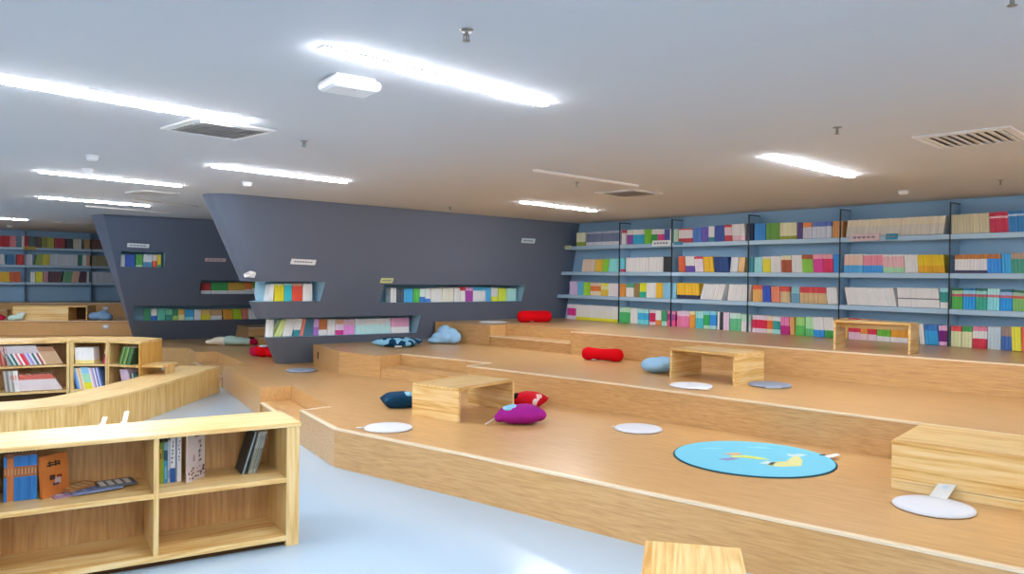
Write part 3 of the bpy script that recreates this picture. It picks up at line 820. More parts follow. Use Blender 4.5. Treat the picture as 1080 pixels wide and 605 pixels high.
def single_book(x, y, z, t, d, h, bands, label, group=None, lean=0., yaw=0., pitch=0., marks=(), name='book'):
    """a book close to the camera: cover mesh with its page block (and printed marks) as parts; x, y in the frame of the front bookcase"""
    p = FCP(x, y)
    th = math.radians(lean)
    zz = z + (t * math.sin(th) if th > 0 else 0) + .001
    r = thing(name, label, 'book', (p[0], p[1], zz), 0, group)
    r.rotation_euler = (math.radians(pitch), th, FA + math.radians(yaw))
    bnd = cap_bands(bands)
    c = MB()
    tot = sum(f for _, f in bnd)
    zc = 0
    ct = .002
    for col, f in bnd:
        z1 = zc + h * f / tot
        c.box(0, ct, 0, d, zc, z1, col)
        c.box(t - ct, t, 0, d, zc, z1, col)
        c.box(ct, t - ct, 0, ct, zc, z1, col)
        zc = z1
    c.build('cover', M['cover'], r)
    MB().box(ct + .0002, t - ct - .0002, ct + .0002, d - .004, .003, h - .003, PAGE).build('page_block', M['cover'], r)
    if marks:
        k, pic = MB(), MB()
        for side, a0, a1, b0, b1, col in marks:
            if side == 'picture':
                pic.box(t - .0004, t + .0006, a0 * d, a1 * d, b0 * h, b1 * h, lin(col))
            elif side == 'spine':
                k.box(a0 * t, a1 * t, -.0006, .0004, b0 * h, b1 * h, lin(col))
            else:                     # right cover
                k.box(t - .0004, t + .0006, a0 * d, a1 * d, b0 * h, b1 * h, lin(col))
        k.build('printed_marks', M['cover'], r)
        if pic.f:
            pic.build('cover_picture', M['cover'], r)
    return r


def glyphs(side, a0, a1, b0, b1, n, col, seed):
    """small unreadable strokes standing for a column of characters"""
    g = random.Random(seed)
    out = []
    st = (b1 - b0) / n
    for i in range(n):
        z0 = b0 + i * st
        for _ in range(4):
            w = (a1 - a0)
            x = a0 + g.uniform(0, .5) * w
            if g.random() < .5:
                out.append((side, x, x + w * .5, z0 + st * g.uniform(.1, .7), 0, col))
                out[-1] = (side, x, x + w * .5, out[-1][3], out[-1][3] + st * .14, col)
            else:
                zz = z0 + st * .1
                out.append((side, x, x + w * .14, zz, zz + st * g.uniform(.4, .75), col))
    return out


# left bay of the upper row: blue and orange set, leaning orange book, flat booklets
cols = ['2C7CC8', 'C8793C', 'D08040', '2C7CC8', '2878C4', '3080CC', '2C7CC8', '2470B8', '2C7CC8', '2C80CC']
x = -1.520
for i, cc in enumerate(cols):
    if cc.startswith('2') or cc.startswith('3'):
        bands = [(cc, .5), ('A8683C', .22), (cc, .22), ('6C4428', .06)]
        lb = 'thin blue and brown storybook standing in the blue set beside the orange book'
        gr = 'blue set in the front bookcase'
    else:
        bands = [(cc, .9), ('8C5430', .1)]
        lb = 'orange spined storybook standing among the thin blue set of books'
        gr = 'orange volumes in the front bookcase'
    if i == 0:
        lb, gr = 'first thin blue storybook, standing left of the two orange spines', None
    single_book(x, .20 + (i % 3) * .002, .418, .0148, .19, .255, bands, lb, gr, marks=[('spine', .3, .7, .55, .68, 'C89868')])
    x += .0153
mk = [('cover', .22, .72, .74, .78, '2A1810'), ('cover', .25, .68, .80, .83, '2A1810'), ('cover', .3, .36, .72, .86, '2A1810'), ('cover', .52, .58, .72, .86, '2A1810'), ('cover', .66, .7, .72, .84, '2A1810'), ('picture', .3, .5, .4, .52, '4A2818'), ('picture', .48, .7, .3, .44, 'B8A0A8'), ('picture', .4, .62, .26, .32, '3C3450'), ('picture', .56, .74, .42, .5, '702818')]
single_book(-1.352, .175, .418, .018, .165, .225, [('C07030', 1.)], 'orange storybook with black title leaning on the blue set', lean=-6, yaw=-52, marks=mk)
for x, y, z, yaw, l, w, cs, lb in ((-1.20, .26, .418, 20, .24, .17, ('9C7C9C', 'C0B0B8'), 'flat mauve booklet lying lowest of the loose booklets on the shelf'), (-1.09, .24, .4272, 12, .25, .17, ('7C8CB4', '5C6CA0'), 'flat blue booklet lying between the mauve and grey booklets'), (-.985, .27, .4364, 8, .20, .15, ('5C6470', 'D4D4DC'), 'flat grey and white booklet lying against the bookcase divider'), (-1.17, .29, .4364, 35, .19, .13, ('B87C44', 'D8B888'), 'small brown booklet lying on top of the blue booklet')):
    p = FCP(x, y)
    r = thing('booklet', lb, 'booklet', (p[0], p[1], z + .001), FA + math.radians(yaw))
    MB().box(-l / 2, l / 2, -w / 2, w / 2, 0, .008, lin(cs[0])).build('cover', M['cover'], r)
    k = MB()
    for i in range(4):
        k.box(-l * .42 + i * l * .22, -l * .28 + i * l * .22, -w * .35, w * .35, .0078, .0086, lin(cs[1]))
    k.build('printed_marks', M['cover'], r)

# right bay of the upper row
x = -.772
for (t, h, bands, lb, mks) in (
        (.012, .235, [('54803C', .6), ('2E4C28', .4)], 'dark green book next to the bookcase divider', []),
        (.012, .238, [('A8B030', .55), ('C89838', .3), ('7C8C38', .15)], 'olive and yellow book standing beside the dark green one', [('spine', .3, .7, .6, .75, '4C3C20')]),
        (.009, .24, [('90B838', .6), ('5C9038', .4)], 'slim bright green book beside the olive and yellow one', []),
        (.018, .24, [('3C9CC8', .55), ('2C5470', .25), ('88B0C8', .2)], 'sky blue book with a dark patch near the top', [('spine', .2, .8, .1, .4, '78C0DC')]),
        (.012, .25, [('B8C8DC', 1.)], 'pale blue slim book beside the white one with black title', [('spine', .2, .8, .1, .3, '6898C0')]),
        (.026, .262, [('1C58A8', .32), ('E8E8EE', .68)], 'white book with black title and blue foot', glyphs('spine', .2, .8, .42, .95, 6, '20242C', 3)),
        (.008, .26, [('8C9CB8', 1.)], 'very thin grey blue book between two white books', []),
        (.022, .262, [('ECECF0', 1.)], 'white book with small grey title touching the cream picture book', glyphs('spine', .25, .75, .45, .95, 6, '3C4048', 5))):
    single_book(x, .21, .418, t, .17, h, bands, lb, marks=mks)
    x += t + .0018
mk = glyphs('cover', .62, .82, .36, .86, 5, '282428', 8)
g = random.Random(4)
for i in range(26):
    a = g.uniform(.03, .92)
    b = g.uniform(.02, .26)
    mk.append(('cover', a, min(.98, a + g.uniform(.04, .12)), b, b + g.uniform(.02, .06), g.choice(['5C3034', '7C4448', '48282C'])))
mk += [('cover', .3, .42, .42, .5, 'B89090'), ('cover', .33, .38, .5, .56, 'A86C70'), ('cover', .4, 1., .93, 1., '4C2C30')]
single_book(-.624, .155, .418, .012, .175, .275, [('D0C4C4', 1.)], 'cream picture book with dark red pattern facing out', yaw=-42, marks=mk)
x = -.30
for t, h, c, lean, lb in ((.006, .262, '30383C', 17, 'thin dark magazine leaning at the row end, foremost of two'), (.007, .262, 'A8B8C0', 17, 'pale magazine leaning against the thin dark one'), (.006, .262, '283034', 17, 'thin black magazine leaning beside the three grey ones')):
    single_book(x, .2, .418, t, .18, h, [(c, 1.)], lb, lean=lean, name='magazine')
    x += t / math.cos(math.radians(lean)) + .0015
x = -.258
for i in range(5):
    c = ['98A098', 'ACAC9C', '8C8C78', 'A0A8A0', '747C74'][i]
    single_book(x, .2, .418, .009, .18, .258, [(c, .6), ('B8BCB4', .4)], 'grey magazine leaning in the pile against the end of bookcase', 'grey leaning magazines in the front bookcase', lean=14, name='magazine', marks=[('spine', .3, .7, .1, .9, '5C6460')])
    x += .0105
# pale clips standing on the back edge of the top
for px_, lb in ((-1.04, 'white peg on the bookcase top, further from its end'), (-.925, 'taller white peg on the bookcase top, nearer its end')):
    p = FCP(px_, .432)
    r = thing('peg', lb, 'peg', (p[0], p[1], .75), FA)
    hh = .045 if px_ < -1 else .07
    mb = MB()
    mb.mesh([(-.014, -.012, 0), (.010, -.012, 0), (.010, .012, 0), (-.014, .012, 0), (0, -.01, hh), (.026, -.01, hh), (.026, .01, hh), (0, .01, hh)], [(3, 2, 1, 0), (4, 5, 6, 7), (0, 1, 5, 4), (1, 2, 6, 5), (2, 3, 7, 6), (3, 0, 4, 7)])
    mb.build('peg_body', M['white_plastic'], r, bevel=.002)
    MB().box(-.02, .016, -.018, .018, 0, .006).build('foot_pad', M['white_plastic'], r)


# ------------------------------------------------------------------ curved middle bookcase (three units)
def quad_case(FL, FR, BR, BL, label, side_shelf=False, end_panel=False, lt=.04, rt=.04):
    ox, oy = FL
    r = thing('bookcase', label, 'bookcase', (ox, oy, 0), 0, 'curved low bookcase units')
    rel = lambda p: (p[0] - ox, p[1] - oy)
    FL_, FR_, BR_, BL_ = map(rel, (FL, FR, BR, BL))

    def quad(a0, a1, d0=0., d1=1.):
        a0, a1 = max(a0, .004), min(a1, .996)
        lo = lerp(FL_, FR_, a0), lerp(FL_, FR_, a1), lerp(BL_, BR_, a1), lerp(BL_, BR_, a0)
        return [lerp(lo[0], lo[3], d0), lerp(lo[1], lo[2], d0), lerp(lo[1], lo[2], d1), lerp(lo[0], lo[3], d1)]
    wl = math.hypot(FR_[0], FR_[1])
    l, rr = lt / wl, 1 - rt / wl
    MB().prism(quad(0, 1, -.01, 1), .752, .782).build('top_board', M['pine_x'], r, bevel=.002)
    MB().prism(quad(0, l, 0, 1), 0.0, .752).build('side_panel', M['pine_z'], r)
    MB().prism(quad(rr, 1, 0, 1), 0.0, .752).build('side_panel', M['pine_z'] if not end_panel else M['pine_stave_obj'], r)
    MB().prism(quad(l, rr, .0, .6), .455, .480).build('shelf', M['pine_x'], r, bevel=.002)
    MB().prism(quad(l, rr, .0, .6), .130, .160).build('bottom_board', M['pine_x'], r, bevel=.002)
    MB().prism(quad(l, rr, .08, .9), 0, .130).build('plinth', M['slot_shade_dark'], r)  # shade below the bottom board is put into this dark colour
    MB().prism(quad(l, rr, .6, .64), .130, .752).build('back_panel', M['pine_panel'], r)
    if side_shelf:
        s = MB().box(FR_[0] + .002, FR_[0] + .27, FR_[1] + .02, FR_[1] + .45, .462, .488).build('side_shelf', M['pine_x'], r, bevel=.002)
        MB().box(FR_[0] + .22, FR_[0] + .25, FR_[1] + .2, FR_[1] + .42, .361, .462).build('bracket', M['pine_z'], s)
    ang = math.atan2(FR_[1], FR_[0])
    return r, FL, ang, wl


M['pine_stave_obj'] = wood('pine_end_staves', 'C08C40', 'DCAA54', 'E6BE74', 'z', 0, .38, .075, .6)
E0, E1, E2, E3 = (-4.63, 9.70), (-5.125, 9.86), (-5.565, 9.80), (-6.75, 9.12)
B0_, B1_, B2_, B3_ = (-4.64, 10.32), (-5.14, 10.5), (-5.75, 10.42), (-7.1, 9.65)
ua = quad_case(E1, E0, B0_, B1_, 'short end unit of the low curved bookcase holding green magazines', True, True, .026, .03)
ub = quad_case(E2, E1, B1_, B2_, 'middle unit of the low curved bookcase holding a cream book set', False, False, .04, .026)
uc = quad_case(E3, E2, B2_, B3_, 'long unit of low curved bookcase beside the cream set', False, False, .05, .04)


def case_run(u, x, z, items, dep=.04):
    """items: (t, h, colour bands, lean, label, group); returns the next free x"""
    (r, o, ang, wl) = u
    for t, h, bands, lean, lb, gr in items:
        th = math.radians(lean)
        ca, sa = math.cos(ang), math.sin(ang)
        zz = z + (t * math.sin(th) if th > 0 else 0)
        add_book((o[0] + ca * x - sa * dep, o[1] + sa * x + ca * dep, zz + .001), ang, th, t, .2, h, cap_bands(bands), lb, gr)
        x += t / math.cos(th) + .001
    return x


# end unit, upper: green magazines leaning right; lower: mauve ones and dark ones
g1 = [(.02, .23, [(['3C6C34', '7C9C58', '2C4C2C', '5C8C40', '88A860', '284428', '3C7038', '4C7C48', '243C28'][i], 1.)], 18, 'green magazine leaning in the end unit of the curved bookcase', 'green magazines in the curved bookcase') for i in range(9)]
case_run(ua, .13, .481, g1)
g2 = [(.024, .26, [('9C8CB8', .5), ('C0A8B8', .5)], -14, 'mauve magazine leaning below the green magazines', 'mauve magazines in the curved bookcase') for i in range(5)]
xx = case_run(ua, .21, .161, g2)
case_run(ua, xx + .01, .161, [(.024, .22, [(['1C2C38', '8C9C90', '20343C', '2C4438'][i % 4], 1.)], -10, 'dark magazine leaning beside the mauve magazines', 'dark magazines in the curved bookcase') for i in range(5)])
# middle unit
case_run(ub, .045, .481, [(.027, .205, [('E0CC88', .22), ('F2EEDC', .78)], -3, 'cream book with yellow foot in the matching set', 'cream set in the curved bookcase') for i in range(8)])
case_run(ub, .372, .481, [(.014, .25, [('B02050', .5), ('E0D8E0', .5)], 9, 'crimson and white book leaning on the unit side beside the cream set', None), (.014, .255, [('D04878', .4), ('E8E0E8', .6)], 9, 'pink and white book leaning behind the crimson one', None)])
g3 = []
for i, c in enumerate(['1C2830', '4C7CBC', '78A8DC', 'D8D0C0', 'D8A878', 'E8D4B8']):
    g3.append((.019, .27, [(c, 1.)], -13, {'1C2830': 'black', '4C7CBC': 'deep blue', '78A8DC': 'light blue', 'D8D0C0': 'pale grey', 'D8A878': 'tan', 'E8D4B8': 'sand coloured'}[c] + ' magazine leaning below the cream book set', None))
for i in range(4):
    g3.append((.021, .28, [('F0D020', .3), ('A0D0B0', .4), ('90C0D8', .3)], -13, 'yellow footed mint magazine leaning below the cream book set', 'yellow footed magazines in the curved bookcase'))
for i, c in enumerate(['E8E0E0', 'D8B0C0', '9088B8', 'E0E0EC', '6068A0', 'C8C0D8', '5878B8']):
    g3.append((.0165, .275, [(c, 1.)], -13, ['white', 'rose', 'lilac', 'off white', 'indigo', 'pale violet', 'cobalt'][i] + ' magazine leaning past the yellow footed magazines', None))
case_run(ub, .048, .161, g3, .03)
# long unit
x = .63
g4 = []
for i, c in enumerate(['9C3C34', 'B8705C', '703028', 'A89088']):
    g4.append((.022, .25, [(c, 1.)], -8, ['brick red', 'terracotta', 'maroon', 'grey brown'][i] + ' magazine near the dark end of the long unit top row', None))
for i, c in enumerate(['8CA0A0', '2C5C5C', 'B8C8C8', '285850', 'D8D0D4', 'C0606C', 'E0E0E0', 'D42838', 'C8485C', 'B0C0D8', '9C88C0', 'C8D0E0', '2C5C54', 'D8D0D8', '8C3C50', 'D8C8B0']):
    g4.append((.021, .27, [(c, .6), (lighter, .4)] if (lighter := 'B8B0B4') else None, -27, ['sage', 'dark teal', 'pale teal', 'deep green', 'pale rose', 'dusty red', 'white', 'bright red', 'coral red', 'powder blue', 'violet', 'ice blue', 'bottle green', 'lilac grey', 'wine red', 'buff'][i] + ' magazine slanting in the long unit top row', None))
for i in range(8):
    g4.append((.019, .25, [('B89878', .75), ('9C7050', .25)], -29, 'brown paper magazine slanting at the end of the long unit top row', 'brown magazines in the curved bookcase'))
case_run(uc, x, .481, g4, .03)
g5 = []
for i, c in enumerate(['A8A09C', '787470', 'B8B4AC', '908C88', 'D8D4CC', 'E4E0D8']):
    g5.append((.024, .26, [(c, 1.)], -6, ['grey', 'dark grey', 'light grey', 'mid grey', 'bone', 'chalk white'][i] + ' magazine standing in the long unit lower row', None))
for i in range(18):
    g5.append((.021, .23, [('D0C4C4', .7), ('C05C4C', .3)], -31, 'grey magazine with red head slanting in the long unit lower row', 'red headed magazines in the curved bookcase'))
case_run(uc, .68, .161, g5, .03)


# ------------------------------------------------------------------ curved low bench
def catmull(pts, n=6):
    out = []
    P = [pts[0]] + pts + [pts[-1]]
    for i in range(1, len(P) - 2):
        for k in range(n):
            t = k / n
            a, b, c, d = P[i - 1], P[i], P[i + 1], P[i + 2]
            out.append(tuple(.5 * (2 * b[j] + (c[j] - a[j]) * t + (2 * a[j] - 5 * b[j] + 4 * c[j] - d[j]) * t * t + (3 * b[j] - a[j] - 3 * c[j] + d[j]) * t ** 3) for j in (0, 1)))
    out.append(pts[-1])
    return out


def offset(path, w):
    out = []
    for i, p in enumerate(path):
        a = path[max(0, i - 1)]
        b = path[min(len(path) - 1, i + 1)]
        dx, dy = b[0] - a[0], b[1] - a[1]
        l = math.hypot(dx, dy)
        out.append((p[0] - dy / l * w, p[1] + dx / l * w))
    return out


def ribbon(mb, pa, pb, z0, z1, uvtop=True):
    """solid band between two paths"""
    s = 0
    n = len(pa)
    for i in range(n - 1):
        a, b, c, d = pa[i], pa[i + 1], pb[i + 1], pb[i]
        l = math.hypot(b[0] - a[0], b[1] - a[1])
        w = math.hypot(a[0] - d[0], a[1] - d[1])
        mb.face([(*a, z1), (*b, z1), (*c, z1), (*d, z1)], uv=[(s, 0), (s + l, 0), (s + l, w), (s, w)])
        mb.face([(*d, z0), (*c, z0), (*b, z0), (*a, z0)], uv=[(s, w), (s + l, w), (s + l, 0), (s, 0)])
        mb.face([(*a, z0), (*b, z0), (*b, z1), (*a, z1)], uv=[(s, z0), (s + l, z0), (s + l, z1), (s, z1)])
        mb.face([(*c, z0), (*d, z0), (*d, z1), (*c, z1)], uv=[(s + l, z0), (s, z0), (s, z1), (s + l, z1)])
        s += l
    for i in (0, n - 1):
        a, d = pa[i], pb[i]
        mb.face([(*a, z0), (*d, z0), (*d, z1), (*a, z1)], uv=[(0, z0), (.5, z0), (.5, z1), (0, z1)])
    return mb


bo = (-4.05, 10.8)
path = [(-6.6, 7.12), (-5.7, 6.98), (-5.1, 7.03), (-4.66, 7.20), (-4.34, 7.50), (-4.16, 7.95), (-4.085, 8.6), (-4.065, 9.4), (-4.06, 10.1), (-4.055, 10.8)]
path = [(p[0] - bo[0], p[1] - bo[1]) for p in path]
sm = catmull(path, 6)
inn = offset(sm, .53)
bench = thing('bench', 'low curved pine bench with vertical stave front', 'bench', (bo[0], bo[1], 0))
ribbon(MB(), offset(sm, -.012), offset(sm, .54), .335, .362).build('seat_top', M['pine_top'], bench)
ribbon(MB(), sm, offset(sm, .025), 0, .335).build('stave_panel', M['pine_stave'], bench)
ribbon(MB(), offset(sm, .026), offset(sm, .52), .03, .055).build('bottom_board', M['pine_top'], bench)
for i in range(3, len(sm), 8):
    a, b = offset(sm, .03)[i], inn[i]
    dx, dy = b[0] - a[0], b[1] - a[1]
    l = math.hypot(dx, dy)
    nx, ny = -dy / l * .012, dx / l * .012
    MB().prism([(a[0] + nx, a[1] + ny), (b[0] + nx, b[1] + ny), (b[0] - nx, b[1] - ny), (a[0] - nx, a[1] - ny)], .0, .335).build('divider', M['pine_z'], bench)
a, b = offset(sm, .026)[-1], inn[-1]
MB().prism([(a[0], a[1] - .03), (a[0], a[1]), (b[0], a[1]), (b[0], a[1] - .03)], 0, .335).build('end_panel', M['pine_z'], bench)


# ------------------------------------------------------------------ low tables
def table(label, loc, rot, L, Wd, H=.31, th=.024, name='low_table', apron=True):
    r = thing(name, label, 'table', loc, math.radians(rot), 'low pine tables on the tiers')
    MB().box(0, L, 0, Wd, H - th, H).build('table_top', M['pine_x'], r, bevel=.002)
    MB().box(0, th, 0, Wd, 0, H - th).build('end_panel', M['pine_y'], r, bevel=.002)
    MB().box(L - th, L, 0, Wd, 0, H - th).build('end_panel', M['pine_y'], r, bevel=.002)
    if apron:
        MB().box(th, L - th, Wd * .5 - .01, Wd * .5 + .01, H - th - .06, H - th).build('apron', M['pine_x'], r)
    return r


table('open ended pine table on the lowest tier beside the purple cushion', (-.47, 7.0, H1), 53, .84, .58)
table('pine table on the middle tier beside the light blue round cushion', (1.66, 8.12, H2), -48, .77, .54)
table('small pine table on the upper tier in front of the blue shelf wall', (3.44, 8.30, H3), -42, .76, .30)
table('pale pine table on the blue floor against the bottom of photo', (.70, 3.97, 0), -102, .80, .47)
# closed pine box bench
bx = thing('low_bench', 'solid pine box bench on the lowest tier beside white round pad', 'bench', (2.44, 4.955, H1), math.radians(-40))
MB().box(0, 1.25, 0, .76, .286, .31).build('bench_top', M['pine_x'], bx, bevel=.002)
MB().box(0, .024, .024, .76, 0, .286).build('end_panel', M['pine_y'], bx)
MB().box(1.226, 1.25, .024, .76, 0, .286).build('end_panel', M['pine_y'], bx)
MB().box(0, 1.25, 0, .024, .054, .286).build('front_panel', M['pine_x'], bx, bevel=.002)
MB().box(0, 1.25, .0, .022, 0, .051).build('base_rail', M['pine_x'], bx, bevel=.002)
MB().box(.024, 1.226, .736, .76, 0, .286).build('back_panel', M['pine_x'], bx)
# far table: panelled side with an open cubby
ft = thing('low_table', 'far pine table with a dark open end below the far shelves', 'table', (-10.38, 16.17, H2), math.radians(11), 'low pine tables on the tiers')
MB().box(0, 1.42, 0, .55, .28, .305).build('table_top', M['pine_x'], ft)
MB().box(0, 1.06, 0, .024, 0, .28).build('front_panel', M['pine_x'], ft)
MB().box(1.036, 1.06, .024, .55, 0, .28).build('inner_panel', M['pine_y'], ft)
MB().box(1.40, 1.42, .0, .55, 0, .28).build('end_panel', M['pine_y'], ft)
MB().box(1.06, 1.40, .50, .53, 0, .28).build('back_panel', M['slot_shade_dark'], ft)  # dark panel stands for the shaded inside of the open end
# ------------------------------------------------------------------ soft things
def pillow(mb, w, d, h, n=18, pinch=.12, ex=2.6, at=(0, 0, 0), lift=True):
    """stuffed cushion: two bulged sheets that meet in a seam"""
    vs, idx = [], {}
    for s in (1, -1):
        for i in range(n + 1):
            for j in range(n + 1):
                u, v = 2 * i / n - 1, 2 * j / n - 1
                edge = i in (0, n) or j in (0, n)
                if s < 0 and edge:
                    idx[(s, i, j)] = idx[(1, i, j)]
                    continue
                pu = u * (1 - pinch * (1 - abs(v) ** 2) * abs(u) ** 2)
                pv = v * (1 - pinch * (1 - abs(u) ** 2) * abs(v) ** 2)
                b = max(0, (1 - abs(u) ** ex) * (1 - abs(v) ** ex)) ** .5
                wr = 1 + .05 * math.sin(5 * u + 3 * v) * math.cos(4 * v - 2 * u)
                z = h / 2 + s * (h / 2) * b * wr
                if s < 0:
                    z = max(0, h / 2 - (h / 2) * min(1, b * 1.25))
                vs.append((pu * w / 2 + at[0], pv * d / 2 + at[1], z + at[2]))
                idx[(s, i, j)] = len(vs) - 1
    fs = []
    for s in (1, -1):
        for i in range(n):
            for j in range(n):
                q = [idx[(s, i, j)], idx[(s, i + 1, j)], idx[(s, i + 1, j + 1)], idx[(s, i, j + 1)]]
                fs.append(tuple(q if s > 0 else q[::-1]))
    mb.mesh(vs, fs)
    return mb


def blob(name, spheres, m, parent, voxel=.012, smooth=6):
    """rounded plush body: overlapping balls fused into one skin"""
    mb = MB()
    for (x, y, z, rx, ry, rz) in spheres:
        K, n = 10, 18
        prof = [(math.sin(PI * k / K), -math.cos(PI * k / K)) for k in range(1, K)]
        vs, fs = [], []
        for r_, h_ in prof:
            for a in range(n):
                t = 2 * PI * a / n
                vs.append((x + rx * r_ * math.cos(t), y + ry * r_ * math.sin(t), z + rz * h_))
        for i in range(len(prof) - 1):
            for a in range(n):
                b = (a + 1) % n
                fs.append((i * n + a, i * n + b, (i + 1) * n + b, (i + 1) * n + a))
        lo = len(vs)
        vs.append((x, y, z - rz))
        vs.append((x, y, z + rz))
        for a in range(n):
            b = (a + 1) % n
            fs.append((lo, b, a))
            fs.append(((len(prof) - 1) * n + a, (len(prof) - 1) * n + b, lo + 1))
        mb.mesh(vs, fs)
    o = mb.build(name, m, parent, smooth=True, fix=False)
    rm = o.modifiers.new('fuse', 'REMESH')
    rm.mode = 'VOXEL'
    rm.voxel_size = voxel
    rm.use_smooth_shade = True
    sm_ = o.modifiers.new('soft', 'SMOOTH')
    sm_.iterations = smooth
    sm_.factor = .6
    return o


def tag_flap(parent, x, y, ang, w=.05, l=.07, z=.012, up=.0, name='label_tag', m='label'):
    """cloth label sewn to the rim; up tilts it off the floor"""
    ca, sa = math.cos(ang), math.sin(ang)
    pts = []
    for (a, b) in ((0, -w / 2), (l, -w / 2), (l, w / 2), (0, w / 2)):
        zz = z + (up * a / l)
        pts.append((x + ca * a - sa * b, y + sa * a + ca * b, zz))
    mb = MB()
    vs = pts + [(p[0], p[1], p[2] + .002) for p in pts]
    mb.mesh(vs, [(3, 2, 1, 0), (4, 5, 6, 7), (0, 1, 5, 4), (1, 2, 6, 5), (2, 3, 7, 6), (3, 0, 4, 7)])
    return mb.build(name, M[m], parent)


def round_pad(label, loc, r, m, tags, h=.022, piping='canvas'):
    t = thing('floor_pad', label, 'floor pad', loc, 0, 'round floor pads on the tiers')
    prof = [(r * .9, 0), (r * .975, .002), (r, h * .45), (r * .985, h * .8), (r * .93, h), (r * .5, h * 1.08), (r * .02, h * 1.1)]
    MB().lathe(prof, 48).build('pad_body', M[m], t, smooth=True)
    mb = MB()
    ns, rr = 48, .005
    vs, fs = [], []
    for k in range(ns):
        a = 2 * PI * k / ns
        for q in range(6):
            b = 2 * PI * q / 6
            R_ = r + rr * math.cos(b) - .001
            vs.append((R_ * math.cos(a), R_ * math.sin(a), h * .45 + rr * math.sin(b)))
    for k in range(ns):
        for q in range(6):
            fs.append((k * 6 + q, ((k + 1) % ns) * 6 + q, ((k + 1) % ns) * 6 + (q + 1) % 6, k * 6 + (q + 1) % 6))
    mb.mesh(vs, fs).build('piping', M[piping], t, smooth=True)
    for (deg, w, l, up) in tags:
        a = math.radians(deg)
        tag_flap(t, (r - .012) * math.cos(a), (r - .012) * math.sin(a), a, w, l, h * .4, up)
    return t


round_pad('white round floor pad on the lowest tier in front of the open table', (-1.05, 6.68, H1), .205, 'canvas', [(178, .05, .085, -.004)])
round_pad('white round floor pad between the purple cushion and the blue rug', (1.12, 6.78, H1), .205, 'canvas', [(158, .03, .055, 0)])
p = round_pad('white round floor pad in front of the solid pine box', (2.48, 4.53, H1), .215, 'canvas', [])
q = tag_flap(p, .10, .14, math.radians(38), .10, .14, .018, .07)
mb = MB()
mb.mesh([(.175, .175, .0655), (.20, .195, .078), (.18, .22, .078), (.155, .2, .0655), (.175, .175, .0665), (.20, .195, .079), (.18, .22, .079), (.155, .2, .0665)], [(0, 1, 2, 3), (7, 6, 5, 4), (0, 4, 5, 1), (1, 5, 6, 2), (2, 6, 7, 3), (3, 7, 4, 0)])
mb.build('printed_marks', M['paper_pale'], q)
round_pad('grey round floor pad in front of the grey wall foot', (-2.86, 10.6, H1), .20, 'grey_canvas', [(-18, .07, .07, .03)], piping='print')
round_pad('white round floor pad in front of the middle tier table', (1.73, 7.44, H2), .20, 'canvas', [(-72, .10, .07, .0)])
round_pad('grey round floor pad beside the middle tier table end', (2.53, 7.58, H2), .20, 'grey_canvas', [(-100, .14, .06, .0)], piping='print')
round_pad('white round floor pad at the grey wall on the upper tier', (-.30, 12.28, H3), .21, 'canvas', [(0, .05, .06, 0)])

# round rug with a plain bright motif
rg = thing('round_rug', 'sky blue round rug with a pale yellow motif', 'rug', (1.80, 5.74, H1))
R = .575
MB().lathe([(R, 0), (R + .004, .004), (R, .008), (R * .985, .009)], 72).build('binding', M['rug_edge'], rg, smooth=False)
MB().lathe([(R * .985, .0085), (R * .984, .0105), (.01, .0108)], 72).build('pile', M['rug'], rg)
YL, WH, PU, OR = lin('D8D690'), lin('C4DCE0'), lin('8C78B0'), lin('DCA868')


def shape(pts, col, z=.0112):
    MB().prism(pts, z - .0008, z + .0006, col).build('motif', M['cover'], rg)


shape([(.02, -.24), (.10, -.29), (.26, -.26), (.33, -.10), (.36, .05), (.30, .02), (.20, -.13), (.10, -.15)], YL)
shape([(-.02, -.20), (.06, -.24), (.12, -.16), (.06, -.12)], WH)
shape([(.28, .04), (.36, .03), (.44, .10), (.38, .13), (.34, .10), (.29, .13)], WH)
shape([(-.16, .03), (-.04, .05), (.06, -.02), (.10, -.08), (.02, -.07), (-.08, -.02), (-.16, -.02)], lin('D8DC60'))
shape([(-.20, .10), (-.08, .14), (-.05, .08), (-.13, .05)], OR)
shape([(-.28, -.08), (-.16, -.03), (-.12, -.07), (-.22, -.12)], PU)
shape([(-.36, .26), (-.22, .24), (-.12, .28), (-.24, .30)], lin('7CD0EC'))
shape([(.02, .32), (.14, .29), (.26, .30), (.16, .36)], lin('7CD0EC'))

tag_flap(rg, R - .02, .02, .1, .06, .09, .012, .02)
tag_flap(rg, R - .05, .075, .5, .02, .06, .013, .0, 'ribbon', 'rug_edge')

# cushions on the lowest tier
c = thing('cushion', 'purple teardrop cushion with pale patch and white strap beside the table', 'cushion', (.08, 6.99, H1), math.radians(4))
o = blob('cushion_body', [(-.05, 0, .085, .15, .14, .085), (.05, 0, .09, .17, .15, .09), (.16, .0, .08, .09, .08, .06), (-.17, -.01, .06, .06, .06, .045), (.215, .0, .075, .035, .035, .03)], M['purple'], c, .010, 8)
o = blob('patch', [(-.10, -.02, .142, .055, .085, .024), (-.06, .0, .15, .05, .08, .026)], M['sky_patch'], c, .008, 4)
mb = MB()
mb.mesh([(-.20, -.02, .06), (-.19, .0, .06), (-.30, -.05, .006), (-.31, -.075, .004), (-.20, -.02, .066), (-.19, .0, .066), (-.30, -.05, .016), (-.31, -.075, .012)], [(0, 1, 2, 3), (7, 6, 5, 4), (0, 4, 5, 1), (1, 5, 6, 2), (2, 6, 7, 3), (3, 7, 4, 0)])
mb.build('strap', M['label'], c)
c = thing('cushion', 'red checked cushion half hidden behind the purple one', 'cushion', (.19, 7.95, H1), math.radians(-30))
pillow(MB(), .32, .28, .15).build('cushion_body', M['red_patch'], c, smooth=True)
blob('black_patch', [(-.10, -.08, .09, .05, .05, .05)], M['black'], c, .01, 3)
